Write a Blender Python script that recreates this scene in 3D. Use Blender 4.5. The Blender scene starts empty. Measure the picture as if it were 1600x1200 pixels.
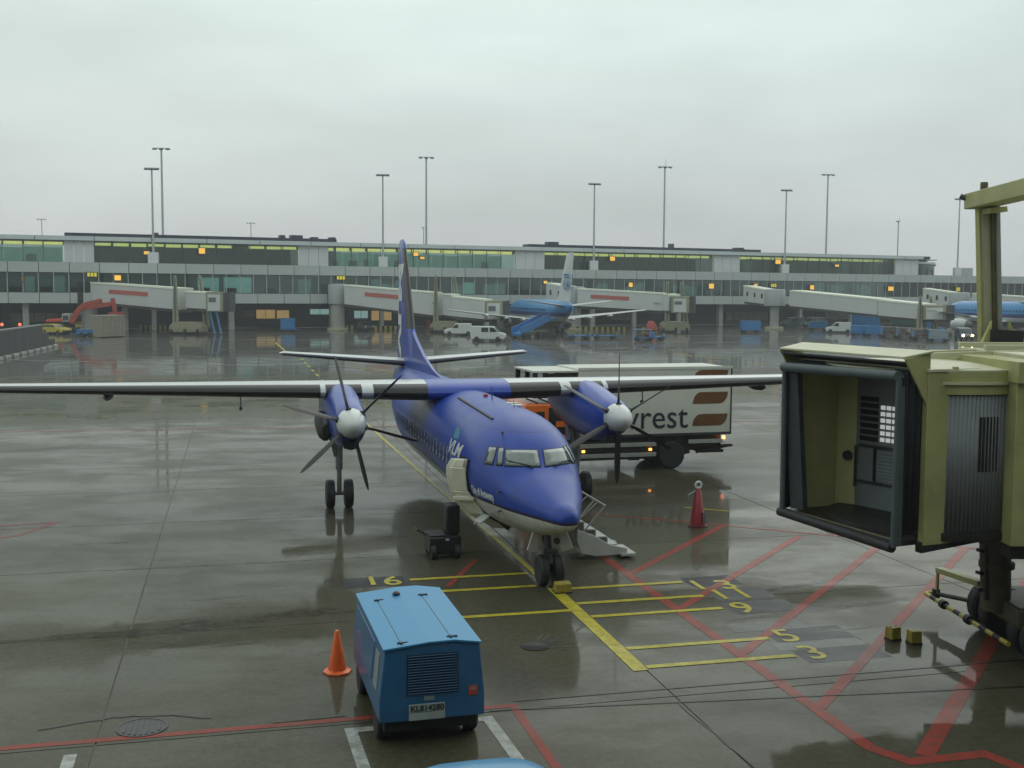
import bpy, math, random
from mathutils import Vector, Matrix
from mathutils.bvhtree import BVHTree
random.seed(7)
SC = bpy.context.scene
COL = SC.collection
R = math.radians
# ------------------------------------------------------------------ camera
F, PITCH, ROLL, CAM_Z = 1753.0, 0.08101, 0.00592, 6.22847
cd = bpy.data.cameras.new('camera')
cam = bpy.data.objects.new('camera', cd); COL.objects.link(cam)
cd.sensor_width = 36.0; cd.lens = 36.0 * F / 1600.0
cd.clip_start = 0.1; cd.clip_end = 6000
cam.matrix_world = Matrix.Translation((0, 0, CAM_Z)) @ Matrix.Rotation(math.pi/2 - PITCH, 4, 'X') @ Matrix.Rotation(ROLL, 4, 'Z')
SC.camera = cam
# ------------------------------------------------------------------ sky: heavy overcast late in the day
w = bpy.data.worlds.new('World'); SC.world = w; w.use_nodes = True
nt = w.node_tree; nt.nodes.clear()
def N(t, **kw):
    n = nt.nodes.new(t)
    for k, v in kw.items(): setattr(n, k, v)
    return n
out = N('ShaderNodeOutputWorld'); bg = N('ShaderNodeBackground'); bg.inputs['Strength'].default_value = 1.0
sky = N('ShaderNodeTexSky'); sky.sky_type = 'NISHITA'; sky.sun_disc = False
sky.sun_elevation = R(38); sky.sun_rotation = R(-25); sky.dust_density = 4.0
skm = N('ShaderNodeVectorMath', operation='SCALE'); skm.inputs['Scale'].default_value = 0.05
tc = N('ShaderNodeTexCoord'); sep = N('ShaderNodeSeparateXYZ')
ramp = N('ShaderNodeValToRGB'); el = ramp.color_ramp.elements
el[0].position = 0.0; el[0].color = (0.63, 0.655, 0.665, 1)
el[1].position = 1.0; el[1].color = (0.86, 0.96, 0.93, 1)
e = el.new(0.10); e.color = (0.665, 0.735, 0.725, 1)
e = el.new(0.25); e.color = (0.76, 0.90, 0.86, 1)
mp = N('ShaderNodeMapping'); mp.inputs['Scale'].default_value = (1.2, 1.2, 4.2)
nz = N('ShaderNodeTexNoise'); nz.inputs['Scale'].default_value = 1.9; nz.inputs['Detail'].default_value = 5; nz.inputs['Roughness'].default_value = 0.5
mr = N('ShaderNodeMapRange'); mr.inputs['From Min'].default_value = 0.3; mr.inputs['From Max'].default_value = 0.7
mr.inputs['To Min'].default_value = 0.84; mr.inputs['To Max'].default_value = 1.14
cl = N('ShaderNodeVectorMath', operation='SCALE')
mix = N('ShaderNodeMix', data_type='RGBA'); mix.inputs['Factor'].default_value = 0.93
L = nt.links.new
L(tc.outputs['Generated'], sep.inputs[0]); L(sep.outputs['Z'], ramp.inputs[0])
L(tc.outputs['Generated'], mp.inputs[0]); L(mp.outputs[0], nz.inputs['Vector']); L(nz.outputs['Fac'], mr.inputs['Value'])
L(ramp.outputs[0], cl.inputs[0]); L(mr.outputs[0], cl.inputs['Scale'])
L(sky.outputs[0], skm.inputs[0]); L(skm.outputs[0], mix.inputs['A']); L(cl.outputs[0], mix.inputs['B'])
L(mix.outputs['Result'], bg.inputs['Color']); L(bg.outputs[0], out.inputs[0])
sd = bpy.data.lights.new('sun', 'SUN'); sun = bpy.data.objects.new('sun', sd); COL.objects.link(sun)
sd.energy = 0.5; sd.angle = R(60); sd.color = (1.0, 0.97, 0.92)
sun.rotation_euler = (R(52), 0, R(-25 + 180))
SC.view_settings.view_transform = 'Standard'; SC.view_settings.look = 'None'
SC.view_settings.exposure = 0.0; SC.view_settings.gamma = 1.0
SC.view_settings.use_curve_mapping = False
SC.cycles.use_denoising = True
SC.cycles.max_bounces = 8; SC.cycles.transparent_max_bounces = 16
SC.cycles.sample_clamp_indirect = 4.0
# ------------------------------------------------------------------ placing helpers
def ray(u, v):                               # viewing ray of a pixel of the 1600x1200 photograph
    X, Y = u - 800.0, -(v - 600.0)
    d = Vector((X, Y, -F)); d.normalize()
    return cam.matrix_world.to_3x3() @ d
def gp(u, v, z=0.0):                         # the point at height z under a pixel
    d = ray(u, v); t = (z - CAM_Z) / d.z
    return Vector((d.x*t, d.y*t, z))
def at(u, v, Y):                             # the point at ground distance Y
    d = ray(u, v); t = Y / d.y
    return Vector((d.x*t, Y, CAM_Z + d.z*t))
YAW = 0.24101; NOSE = Vector((0.8265, 23.6016, 0))
# ------------------------------------------------------------------ materials
MATS = {}
def mat(name, c, rough=0.5, metal=0.0, coat=0.0, var=0.12, scale=3.0, bump=0.0, emit=None, es=1.0, spec=0.5, coord='Object', rv=0.15):
    if name in MATS: return MATS[name]
    m = bpy.data.materials.new(name); m.use_nodes = True; t = m.node_tree; b = t.nodes['Principled BSDF']
    b.inputs['Metallic'].default_value = metal; b.inputs['Coat Weight'].default_value = coat
    b.inputs['Coat Roughness'].default_value = 0.06; b.inputs['Specular IOR Level'].default_value = spec
    co = t.nodes.new('ShaderNodeTexCoord')
    n = t.nodes.new('ShaderNodeTexNoise'); n.inputs['Scale'].default_value = scale; n.inputs['Detail'].default_value = 6; n.inputs['Roughness'].default_value = 0.62
    t.links.new(co.outputs[coord], n.inputs['Vector'])
    r = t.nodes.new('ShaderNodeValToRGB'); a, z = r.color_ramp.elements
    a.position = 0.28; z.position = 0.72
    a.color = tuple(x*(1-var) for x in c) + (1,); z.color = tuple(min(1, x*(1+var)) for x in c) + (1,)
    t.links.new(n.outputs['Fac'], r.inputs[0]); t.links.new(r.outputs[0], b.inputs['Base Color'])
    q = t.nodes.new('ShaderNodeMapRange'); q.inputs['To Min'].default_value = max(0.02, rough*(1-rv)); q.inputs['To Max'].default_value = min(1, rough*(1+rv))
    t.links.new(n.outputs['Fac'], q.inputs['Value']); t.links.new(q.outputs[0], b.inputs['Roughness'])
    if bump:
        k = t.nodes.new('ShaderNodeBump'); k.inputs['Strength'].default_value = bump; k.inputs['Distance'].default_value = 0.02
        t.links.new(n.outputs['Fac'], k.inputs['Height']); t.links.new(k.outputs[0], b.inputs['Normal'])
    if emit:
        b.inputs['Emission Color'].default_value = emit + (1,); b.inputs['Emission Strength'].default_value = es
    MATS[name] = m; return m
def glass_mat(name, tint, gloss=(0.9, 0.95, 0.95), refl=0.08, rough=0.03):
    if name in MATS: return MATS[name]
    m = bpy.data.materials.new(name); m.use_nodes = True; t = m.node_tree
    t.nodes.remove(t.nodes['Principled BSDF']); o = t.nodes['Material Output']
    tr = t.nodes.new('ShaderNodeBsdfTransparent'); gl = t.nodes.new('ShaderNodeBsdfGlossy')
    gl.inputs['Roughness'].default_value = rough; gl.inputs['Color'].default_value = gloss + (1,)
    fr = t.nodes.new('ShaderNodeFresnel'); fr.inputs['IOR'].default_value = 1.5
    ad = t.nodes.new('ShaderNodeMath'); ad.operation = 'ADD'; ad.use_clamp = True; ad.inputs[1].default_value = refl
    n = t.nodes.new('ShaderNodeTexNoise'); n.inputs['Scale'].default_value = 0.35; n.inputs['Detail'].default_value = 3
    co = t.nodes.new('ShaderNodeTexCoord'); t.links.new(co.outputs['Object'], n.inputs['Vector'])
    r = t.nodes.new('ShaderNodeValToRGB'); a, z = r.color_ramp.elements
    a.color = tuple(x*0.8 for x in tint) + (1,); z.color = tuple(min(1, x*1.15) for x in tint) + (1,)
    t.links.new(n.outputs['Fac'], r.inputs[0]); t.links.new(r.outputs[0], tr.inputs['Color'])
    mx = t.nodes.new('ShaderNodeMixShader')
    t.links.new(fr.outputs[0], ad.inputs[0]); t.links.new(ad.outputs[0], mx.inputs[0])
    t.links.new(tr.outputs[0], mx.inputs[1]); t.links.new(gl.outputs[0], mx.inputs[2]); t.links.new(mx.outputs[0], o.inputs['Surface'])
    MATS[name] = m; return m
# ------------------------------------------------------------------ mesh helpers
class MB:
    def __init__(s): s.v = []; s.f = []; s.m = []
    def add(s, vs, fs, mi=0):
        o = len(s.v); s.v += [tuple(v) for v in vs]
        for k, f in enumerate(fs):
            s.f.append(tuple(i + o for i in f)); s.m.append(mi[k] if isinstance(mi, (list, tuple)) else mi)
        return s
    def box(s, c, d, mi=0, rz=0.0, M=None):
        x, y, z = (k/2 for k in d)
        vs = [Vector((a*x, b*y, e*z)) for e in (-1, 1) for b in (-1, 1) for a in (-1, 1)]
        T = Matrix.Translation(c) @ Matrix.Rotation(rz, 4, 'Z')
        if M is not None: T = Matrix.Translation(c) @ M
        return s.add([T @ v for v in vs], [(0,2,3,1),(4,5,7,6),(0,1,5,4),(2,6,7,3),(0,4,6,2),(1,3,7,5)], mi)
    def span(s, a, b, mi=0):
        return s.box([(p+q)/2 for p, q in zip(a, b)], [abs(q-p) for p, q in zip(a, b)], mi)
    def bar(s, p, q, wd, ht, mi=0, up=(0, 0, 1), w2=None, h2=None):
        p, q = Vector(p), Vector(q); d = (q-p).normalized(); u = Vector(up)
        if abs(d.dot(u)) > 0.98: u = Vector((0, 1, 0))
        sx = d.cross(u).normalized(); sz = sx.cross(d).normalized(); vs = []
        for c, ww, hh in ((p, wd, ht), (q, w2 or wd, h2 or ht)):
            for a, b in ((-1,-1),(1,-1),(1,1),(-1,1)): vs.append(c + sx*a*ww/2 + sz*b*hh/2)
        return s.add(vs, [(0,3,2,1),(4,5,6,7),(0,1,5,4),(1,2,6,5),(2,3,7,6),(3,0,4,7)], mi)
    def tube(s, p, q, r0, r1=None, n=10, mi=0, caps=True):
        p, q = Vector(p), Vector(q); d = (q-p).normalized(); r1 = r0 if r1 is None else r1
        u = Vector((0, 0, 1)) if abs(d.z) < 0.9 else Vector((1, 0, 0))
        a = d.cross(u).normalized(); b = d.cross(a).normalized(); vs = []
        for c, r in ((p, r0), (q, r1)):
            for i in range(n):
                t = 2*math.pi*i/n; vs.append(c + a*math.cos(t)*r + b*math.sin(t)*r)
        fs = [(i, (i+1) % n, n+(i+1) % n, n+i) for i in range(n)]
        if caps: fs += [tuple(range(n))[::-1], tuple(range(n, 2*n))]
        return s.add(vs, fs, mi)
    def loft(s, rings, mi=0, caps=(True, True), closed=True):
        n = len(rings[0]); vs = [v for r in rings for v in r]; fs = []; ms = []
        for k in range(len(rings)-1):
            for i in range(n if closed else n-1):
                fs.append((k*n+i, k*n+(i+1) % n, (k+1)*n+(i+1) % n, (k+1)*n+i))
                ms.append(mi(k, i) if callable(mi) else mi)
        m0 = mi(0, 0) if callable(mi) else mi
        if caps[0]: fs.append(tuple(range(n))[::-1]); ms.append(m0)
        if caps[1]: fs.append(tuple(range((len(rings)-1)*n, len(rings)*n))); ms.append(m0)
        return s.add(vs, fs, ms)
    def lathe(s, prof, c=(0, 0, 0), axis='Z', n=16, mi=0):
        M = {'Z': Matrix.Identity(3), 'Y': Matrix(((1,0,0),(0,0,1),(0,1,0))), 'X': Matrix(((0,0,1),(1,0,0),(0,1,0)))}[axis]
        rings = [[Vector(c) + M @ Vector((r*math.cos(2*math.pi*i/n), r*math.sin(2*math.pi*i/n), h)) for i in range(n)] for r, h in prof]
        return s.loft(rings, mi)
    def prism(s, poly, off, mi=0):
        n = len(poly); off = Vector(off); P = [Vector(p) for p in poly]
        return s.add(P + [p + off for p in P], [tuple(range(n))[::-1], tuple(range(n, 2*n))] + [(i, (i+1) % n, n+(i+1) % n, n+i) for i in range(n)], mi)
    def mesh(s, name, mats, bevel=0):
        me = bpy.data.meshes.new(name); me.from_pydata(s.v, [], s.f)
        for m in (mats if isinstance(mats, (list, tuple)) else [mats]): me.materials.append(m)
        me.polygons.foreach_set('material_index', s.m); 
        import bmesh
        b = bmesh.new(); b.from_mesh(me); bmesh.ops.remove_doubles(b, verts=b.verts, dist=1e-5); bmesh.ops.recalc_face_normals(b, faces=b.faces); b.to_mesh(me); b.free()
        me.polygons.foreach_set('use_smooth', [True]*len(me.polygons)); me.set_sharp_from_angle(angle=R(38))
        return me
    def build(s, name, mats, parent=None, bevel=0.0, loc=(0, 0, 0), rz=0.0):
        return put(name, s.mesh(name, mats), parent, loc, rz, bevel)
def put(name, me, parent=None, loc=(0, 0, 0), rz=0.0, bevel=0.0, scale=None):
    o = bpy.data.objects.new(name, me); COL.objects.link(o); o.location = loc; o.rotation_euler = (0, 0, rz)
    if parent is not None: o.parent = parent
    if scale: o.scale = scale
    if bevel:
        b = o.modifiers.new('bevel', 'BEVEL'); b.width = bevel; b.segments = 2; b.limit_method = 'ANGLE'; b.angle_limit = R(40)
    return o
def tag(o, label=None, cat=None, group=None, kind=None):
    for k, v in (('label', label), ('category', cat), ('group', group), ('kind', kind)):
        if v: o[k] = v
    return o
def thing(name, label, cat, loc=(0, 0, 0), rz=0.0, group=None):
    o = bpy.data.objects.new(name, None); COL.objects.link(o); o.location = loc; o.rotation_euler = (0, 0, rz)
    o.empty_display_size = 0.3
    return tag(o, label, cat, group)
def copy_tree(o, parent=None):
    c = o.copy(); COL.objects.link(c)
    if parent is not None: c.parent = parent
    for ch in [x for x in list(COL.objects) if x.parent == o]: copy_tree(ch, c)
    return c
def text_geo(body, size, bold=0.0, align='LEFT', shear=0.0, cuts=0):
    cu = bpy.data.curves.new('lettering', 'FONT'); cu.body = body; cu.size = size; cu.align_x = align; cu.offset = bold; cu.shear = shear
    cu.resolution_u = 3
    o = bpy.data.objects.new('lettering', cu); COL.objects.link(o)
    dg = bpy.context.evaluated_depsgraph_get(); me = bpy.data.meshes.new_from_object(o.evaluated_get(dg))
    if cuts:
        import bmesh
        bm = bmesh.new(); bm.from_mesh(me); bmesh.ops.triangulate(bm, faces=bm.faces)
        for _ in range(cuts):
            bmesh.ops.subdivide_edges(bm, edges=[e for e in bm.edges if e.calc_length() > size*.06], cuts=1); bmesh.ops.triangulate(bm, faces=bm.faces)
        bm.to_mesh(me); bm.free()
    v = [p.co.copy() for p in me.vertices]; f = [tuple(p.vertices) for p in me.polygons]
    bpy.data.objects.remove(o); bpy.data.curves.remove(cu); bpy.data.meshes.remove(me)
    return v, f
def lettering(name, body, size, m, parent, fn, **kw):     # fn maps (x, y) of the flat text to a point
    v, f = text_geo(body, size, **kw)
    b = MB(); b.add([fn(p.x, p.y) for p in v], f); me = bpy.data.meshes.new(name)
    me.from_pydata(b.v, [], b.f); me.materials.append(m)
    return put(name, me, parent)
# common materials
WHITE = mat('white_paint', (0.62, 0.64, 0.62), 0.35, coat=0.2, var=0.06)
BLACKRUB = mat('black_rubber', (0.018, 0.018, 0.02), 0.6, var=0.3)
DARKMETAL = mat('dark_metal', (0.045, 0.045, 0.05), 0.45, 0.3, var=0.3)
GREYMETAL = mat('grey_metal', (0.30, 0.32, 0.33), 0.4, 0.4)
DARKGLASS = mat('dark_vehicle_glass', (0.02, 0.026, 0.028), 0.06, spec=0.8, var=0.2)
RIM = mat('rim_metal', (0.35, 0.35, 0.34), 0.4, 0.5)
def wheel_mesh(r, wd, name='wheel', rim=0.55):
    b = MB(); e = min(0.25*wd, 0.1*r)
    b.lathe([(r*rim, -wd/2), (r-e, -wd/2), (r, -wd/2+e), (r, wd/2-e), (r-e, wd/2), (r*rim, wd/2)], axis='X', n=20, mi=0)
    b.lathe([(0.001, -wd*0.32), (r*rim*0.4, -wd*0.42), (r*rim, -wd*0.30), (r*rim, wd*0.30), (r*rim*0.4, wd*0.42), (0.001, wd*0.32)], axis='X', n=16, mi=1)
    return b.mesh(name, [BLACKRUB, RIM])
# ------------------------------------------------------------------ ground: wet concrete apron
def wet(name, ca, cb, dry=0.55, film_lo=0.03, film_hi=0.14, mark=None, objvar=0.0, coatw=0.42):
    m = bpy.data.materials.new(name); m.use_nodes = True; t = m.node_tree; b = t.nodes['Principled BSDF']; K = t.links.new
    def A(ty, **kw):
        n = t.nodes.new(ty)
        for k, v in kw.items(): setattr(n, k, v)
        return n
    g = A('ShaderNodeNewGeometry')
    def noise(sc, det=5, ro=0.6, stretch=(1, 1, 1)):
        mp = A('ShaderNodeMapping'); mp.inputs['Scale'].default_value = stretch; mp.inputs['Rotation'].default_value = (0, 0, -YAW)
        K(g.outputs['Position'], mp.inputs[0])
        n = A('ShaderNodeTexNoise'); n.inputs['Scale'].default_value = sc; n.inputs['Detail'].default_value = det; n.inputs['Roughness'].default_value = ro
        K(mp.outputs[0], n.inputs['Vector']); return n.outputs['Fac']
    def rng(v, a, z, lo, hi):
        n = A('ShaderNodeMapRange'); n.clamp = True
        for k, x in zip(('From Min', 'From Max', 'To Min', 'To Max'), (a, z, lo, hi)): n.inputs[k].default_value = x
        K(v, n.inputs['Value']); return n.outputs[0]
    def mixc(f, a, z, bt='MIX'):
        n = A('ShaderNodeMix', data_type='RGBA', blend_type=bt)
        for k, x in (('Factor', f), ('A', a), ('B', z)):
            s = n.inputs[k]
            if isinstance(x, (tuple, float, int)): s.default_value = x if not isinstance(x, tuple) else x + (1,)
            else: K(x, s)
        return n.outputs['Result']
    big = noise(0.09, 3); mid = noise(0.45, 6, 0.65, (1, 0.8, 1)); fine = noise(9.0, 4, 0.7); streak = noise(0.5, 6, 0.66, (0.5, 1.2, 1)); grit = noise(70.0, 2, 0.8)
    c = mixc(rng(mid, 0.3, 0.7, 0, 1), ca, cb)
    c = mixc(rng(big, 0.35, 0.68, 0.0, 0.6), c, tuple(x*0.6 for x in ca))
    c = mixc(rng(fine, 0.35, 0.75, 0.0, 0.55), c, tuple(x*1.6 for x in cb))
    c = mixc(rng(grit, 0.35, 0.7, 0.0, 0.75), c, tuple(x*0.35 for x in ca))
    c = mixc(rng(streak, 0.60, 0.80, 0.0, 0.45), c, (0.030, 0.027, 0.022))
    if objvar:
        oi = A('ShaderNodeObjectInfo'); c = mixc(1.0, c, mixc(oi.outputs['Random'], (1-objvar,)*3, (1+objvar,)*3), 'MULTIPLY')
    if mark:
        c = mixc(rng(noise(5.0, 6, 0.75), 0.36, 0.66, mark[1], mark[2]), mark[0], c)
    pud0 = noise(0.33, 7, 0.68, (0.8, 1.3, 1))
    K(c, b.inputs['Base Color']); b.inputs['Roughness'].default_value = dry
    film = rng(pud0, 0.40, 0.58, film_hi, film_lo)
    b.inputs['Coat IOR'].default_value = 1.33; b.inputs['Coat Weight'].default_value = 1.0
    K(rng(pud0, 0.42, 0.60, coatw*0.80, min(1, coatw*1.40)), b.inputs['Coat Weight']); K(film, b.inputs['Coat Roughness'])
    bp = A('ShaderNodeBump'); bp.inputs['Strength'].default_value = 0.25; bp.inputs['Distance'].default_value = 0.004
    K(fine, bp.inputs['Height']); K(bp.outputs[0], b.inputs['Normal'])
    b2 = A('ShaderNodeBump'); b2.inputs['Strength'].default_value = 0.10; b2.inputs['Distance'].default_value = 0.004
    K(noise(3.0, 3), b2.inputs['Height']); K(b2.outputs[0], b.inputs['Coat Normal'])
    b.inputs['Specular IOR Level'].default_value = 0.06
    MATS[name] = m; return m
CA, CB = (0.056, 0.0515, 0.028), (0.105, 0.098, 0.062)
CONC = wet('wet_concrete', CA, CB, objvar=0.13)
ASPH = wet('wet_far_apron', (0.085, 0.08, 0.068), (0.115, 0.11, 0.095), film_lo=0.03, film_hi=0.10, coatw=.85)
BITU = mat('bitumen', (0.012, 0.012, 0.012), 0.4, var=0.3)
YEL = wet('yellow_marking', CA, CB, mark=((0.54, 0.45, 0.03), 0.0, 0.55), coatw=.3)
RED = wet('red_marking', CA, CB, mark=((0.33, 0.034, 0.025), 0.05, 0.72), coatw=.28)
WHT = wet('white_marking', CA, CB, mark=((0.46, 0.47, 0.44), 0.05, 0.7), coatw=.5)
PATCH = wet('dark_patch', (0.030, 0.031, 0.034), (0.040, 0.041, 0.045), coatw=.35, film_lo=.2, film_hi=.3)
LPATCH = wet('pale_patch', (0.125, 0.128, 0.118), (0.15, 0.15, 0.14), film_hi=0.3, film_lo=0.15)
g = MB(); g.add([(-3000, -400, 0), (3000, -400, 0), (3000, 4000, 0), (-3000, 4000, 0)], [(0, 1, 2, 3)])
ground = g.build('ground', ASPH, None, loc=(NOSE.x, NOSE.y, -0.016), rz=YAW); tag(ground, kind='structure')
DZ = 0.016                                    # slab tops lie at world height 0
SW, SL, GAP = 8.5, 5.1, 0.018
sb = MB()
sb.loft([[Vector((a*(SW-GAP)/2*k, b*(SL-GAP)/2*k2, z)) for a, b in ((-1,-1),(1,-1),(1,1),(-1,1))] for k, k2, z in ((1,1,0.003),(1,1,DZ-0.004),(1-0.0016,1-0.0026,DZ))], caps=(False, True))
sbm = sb.mesh('concrete_slab', CONC); sbm.polygons.foreach_set('use_smooth', [False]*len(sbm.polygons))
jx0, jy0 = 0.1, -1.75
xs = [jx0 + SW*(i+0.5) for i in range(-9, 10)]; ys = [jy0 + SL*(j+0.5) for j in range(-4, 13)]
Ry = Matrix.Rotation(YAW, 4, 'Z')
inv = cam.matrix_world.inverted()
lo = [1e9, 1e9]; hi = [-1e9, -1e9]
for x in xs:
    for y in ys:
        ok = False
        for a in (-0.5, 0, 0.5):
            for b in (-0.5, 0, 0.5):
                c = inv @ (NOSE + (Ry @ Vector((x+a*SW, y+b*SL, 0))))
                if c.z < -1 and abs(c.x/c.z)*F < 900 and abs(c.y/c.z)*F < 720: ok = True
        if ok:
            put('concrete_slab', sbm, ground, (x, y, 0))
            lo = [min(lo[0], x-SW/2), min(lo[1], y-SL/2)]; hi = [max(hi[0], x+SW/2), max(hi[1], y+SL/2)]
f = MB(); f.add([(lo[0], lo[1], 0.005), (hi[0], lo[1], 0.005), (hi[0], hi[1], 0.005), (lo[0], hi[1], 0.005)], [(0, 1, 2, 3)])
f.build('joint_filler', BITU, ground)
LAY = {YEL: 0.008, RED: 0.004, WHT: 0.006, PATCH: 0.002, LPATCH: 0.0025, BITU: 0.010}
def strip(name, pts, wd, m, up=0.0):
    b = MB(); z = DZ + LAY[m] + up; P = [Vector((p[0], p[1], z)) for p in pts]; Ls = []; Rs = []
    for i, p in enumerate(P):
        d0 = (P[i]-P[i-1]).normalized() if i else (P[1]-P[0]).normalized()
        d1 = (P[i+1]-P[i]).normalized() if i < len(P)-1 else d0
        d = (d0+d1).normalized(); nn = Vector((-d.y, d.x, 0)); k = wd/2/max(0.5, d.dot(d0))
        Ls.append(p + nn*k); Rs.append(p - nn*k)
    b.add(Ls+Rs, [(i, i+1, len(P)+i+1, len(P)+i) for i in range(len(P)-1)])
    return b.build(name, m, ground)
def loc(u, v):                                # pixel -> stand coordinates on the apron
    return Ry.inverted() @ (gp(u, v) - NOSE)
# yellow lead-in line, stop lines and their numbers
strip('lead_in_line', [(0, -5.62), (0, -0.3)], 0.26, YEL)
strip('lead_in_line', [(-0.02, -0.1), (-0.25, 12), (-0.5, 30), (-0.55, 58)], 0.13, YEL)
for k in range(6): strip('lead_in_line', [(-0.6, 61+5.0*k), (-0.6, 63.4+5.0*k)], 0.22, YEL)
for y in (-5.47, -4.47, -2.47, -1.53, -0.40): strip('stop_line', [(0.15, y), (2.88, y)], 0.155, YEL)
strip('stop_line', [(-2.86, 1.06), (-0.2, 1.06)], 0.155, YEL)
strip('stop_line', [(-2.4, -0.02), (-0.3, -0.02)], 0.155, YEL)
strip('stop_line', [(-2.5, -1.97), (-0.13, -1.97)], 0.155, YEL)
strip('stop_line', [(6.2, 7.55), (7.3, 6.7)], 0.10, YEL)
for x0, x1, y0, y1 in ((2.95, 4.1, -0.85, -0.05), (3.05, 4.35, -2.0, -1.1), (3.0, 4.4, -2.95, -2.1), (2.95, 4.5, -4.9, -4.0), (2.95, 4.5, -5.9, -5.05), (-4.3, -2.95, 0.65, 1.45)):
    strip('dark_patch', [(x0, (y0+y1)/2), (x1, (y0+y1)/2)], y1-y0, PATCH)
strip('pale_patch', [(2.45, -3.75), (3.95, -3.75)], 0.55, LPATCH)
strip('pale_patch', [(2.75, -4.98), (4.45, -4.98)], 0.42, LPATCH, 0.0003)
for body, u, v in (('1', 1100, 921), ('3', 1145, 920), ('1', 1136, 936), ('1', 1171, 934), ('9', 1172, 957), ('5', 1242, 1002), ('3', 1285, 1029), ('1', 584, 914), ('6', 616, 914)):
    p = loc(u, v)
    lettering('number_marking', body, 1.02, YEL, ground, lambda x, y, p=p: (p.x + x*0.85, p.y + y, DZ + 0.008), align='CENTER', bold=.012)
# red clearance lines
strip('red_line', [(1.95, 3.1), (1.98, -9.3), (2.25, -9.85), (3.4, -9.85), (3.75, -11)], 0.22, RED)
for a, b in (((2.05, 0.55), (6.4, 5.1)), ((2.05, -2.3), (7.64, 3.3)), ((2.05, -5.15), (8.95, 1.75)), ((2.05, -7.8), (11.1, 1.25)), ((2.55, -9.72), (12.4, 0.1))):
    strip('red_line', [a, b], 0.20 if a[1] > -9 else 0.26, RED, 0.0004)
strip('red_line', [(3.2, 7.3), (6.13, 5.07), (8.5, 3.2), (12.5, 0.05)], 0.14, RED, 0.0008)
strip('red_line', [(-30, -6.67), (-2.45, -6.67), (-2.35, -14)], 0.14, RED)
strip('red_line', [(-2.15, 0.35), (-1.05, 2.6)], 0.13, RED)
strip('red_line', [(-60, 31.2), (-16.6, 30.2), (-2.8, 29.2), (20, 27.6)], 0.22, RED)
strip('red_line', [(-12.6, 8.95), (-11.2, 9.1), (-11.9, 7.6), (-12.8, 7.2)], 0.14, RED)
# white equipment bay outline, kerb lines far out
strip('white_line', [(-4.75, -13), (-4.93, -7.1), (-2.93, -7.1), (-2.62, -13)], 0.17, WHT)
strip('white_line', [(-8.68, -7.1), (-8.60, -13)], 0.17, WHT)
for v0, v1, uu in ((528, 538, (0, 1480)), (519, 527, (250, 1500)), (541, 552, (700, 1480)), (562, 572, (0, 430))):
    a, b = loc(uu[0], v0), loc(uu[1], v1); strip('white_line', [a, b], 0.5, WHT)
for a, b, c in ((1058, 552, 1083), (1090, 557, 1140), (1160, 566, 1230)):
    strip('stop_line', [loc(a, b), loc(c, b+5)], 0.3, YEL)
strip('stop_line', [loc(545, 573), loc(640, 585)], 0.2, YEL)
strip('stop_line', [loc(430, 535), loc(445, 548)], 0.25, YEL)
# drain trench: two thin dark slots and sealed cracks
for x0, y0, x1, y1 in ((-2.85, -6.80, 6.2, -7.75), (-2.4, -6.5, 7.0, -6.55), (-6.0, -6.56, -4.95, -6.52)):
    strip('drain_slot', [(x0, y0), (x1, y1)], 0.035, BITU)
def crack(pts, wd=0.03):
    q = []
    for i in range(len(pts)-1):
        for k in range(6):
            t = k/6; q.append((pts[i][0]+(pts[i+1][0]-pts[i][0])*t + random.uniform(-.03, .03), pts[i][1]+(pts[i+1][1]-pts[i][1])*t + random.uniform(-.03, .03)))
    q.append(pts[-1]); strip('sealed_crack', q, wd, BITU, 0.0006)
crack([tuple(loc(*p))[:2] for p in ((60, 1140), (180, 1121), (260, 1117), (330, 1122))], 0.035)
crack([tuple(loc(*p))[:2] for p in ((1060, 1100), (1180, 1200))], 0.02)
# damp stains with ragged edges
STN = wet('damp_stain', CA, CB, mark=((0.016, 0.014, 0.009), -0.1, 1.0), coatw=.4)
LAY[STN] = 0.0012
def stain(pts, w0, w1, n=26):
    b = MB(); q = []; LAY[STN] += .00006
    for i in range(n+1):
        t = i/n*(len(pts)-1); k = min(int(t), len(pts)-2); f_ = t-k
        x = pts[k][0]+(pts[k+1][0]-pts[k][0])*f_; y = pts[k][1]+(pts[k+1][1]-pts[k][1])*f_; e_ = max(0, math.sin(math.pi*i/n))**.5
        q.append((Vector((x, y+random.uniform(w0, w1)*e_, DZ+LAY[STN])), Vector((x, y-random.uniform(w0*.3, w1*.6)*e_, DZ+LAY[STN]))))
    vs = [p for a in q for p in a]; b.add(vs, [(2*i, 2*i+1, 2*i+3, 2*i+2) for i in range(n)]); b.build('damp_stain', STN, ground)
stain([(-12, -1.55), (-9, -1.72), (-7.2, -1.6), (-5.6, -1.1), (-4.1, -1.15)], .05, .42)
stain([(-8, -1.5), (-6.5, -1.35), (-4.5, -.8)], .1, .5)
stain([(-9.5, 3.3), (-7, 3.3), (-4.6, 3.25)], .01, .12); stain([(-5.2, 8.4), (-2.4, 9.3)], .1, .3); stain([(-9, 17), (-5.5, 17.4)], .15, .5); stain([(2.6, -3.3), (5.5, -2.9), (8, -2.5)], .05, .25)
stain([(-4.4, 12.5), (-1.2, 13)], .1, .5); stain([(-15, 24), (-9, 24.6)], .2, .8); stain([(3.8, -1.6), (6.6, -.9)], .05, .2); stain([(-11, 13), (-7, 13.6)], .05, .35)
for k in range(9):
    x = random.uniform(-11, 5); y = random.uniform(-8, 12); stain([(x, y), (x+random.uniform(.4, 1.6), y+random.uniform(-.2, .2))], .02, .10, 10)
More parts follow.
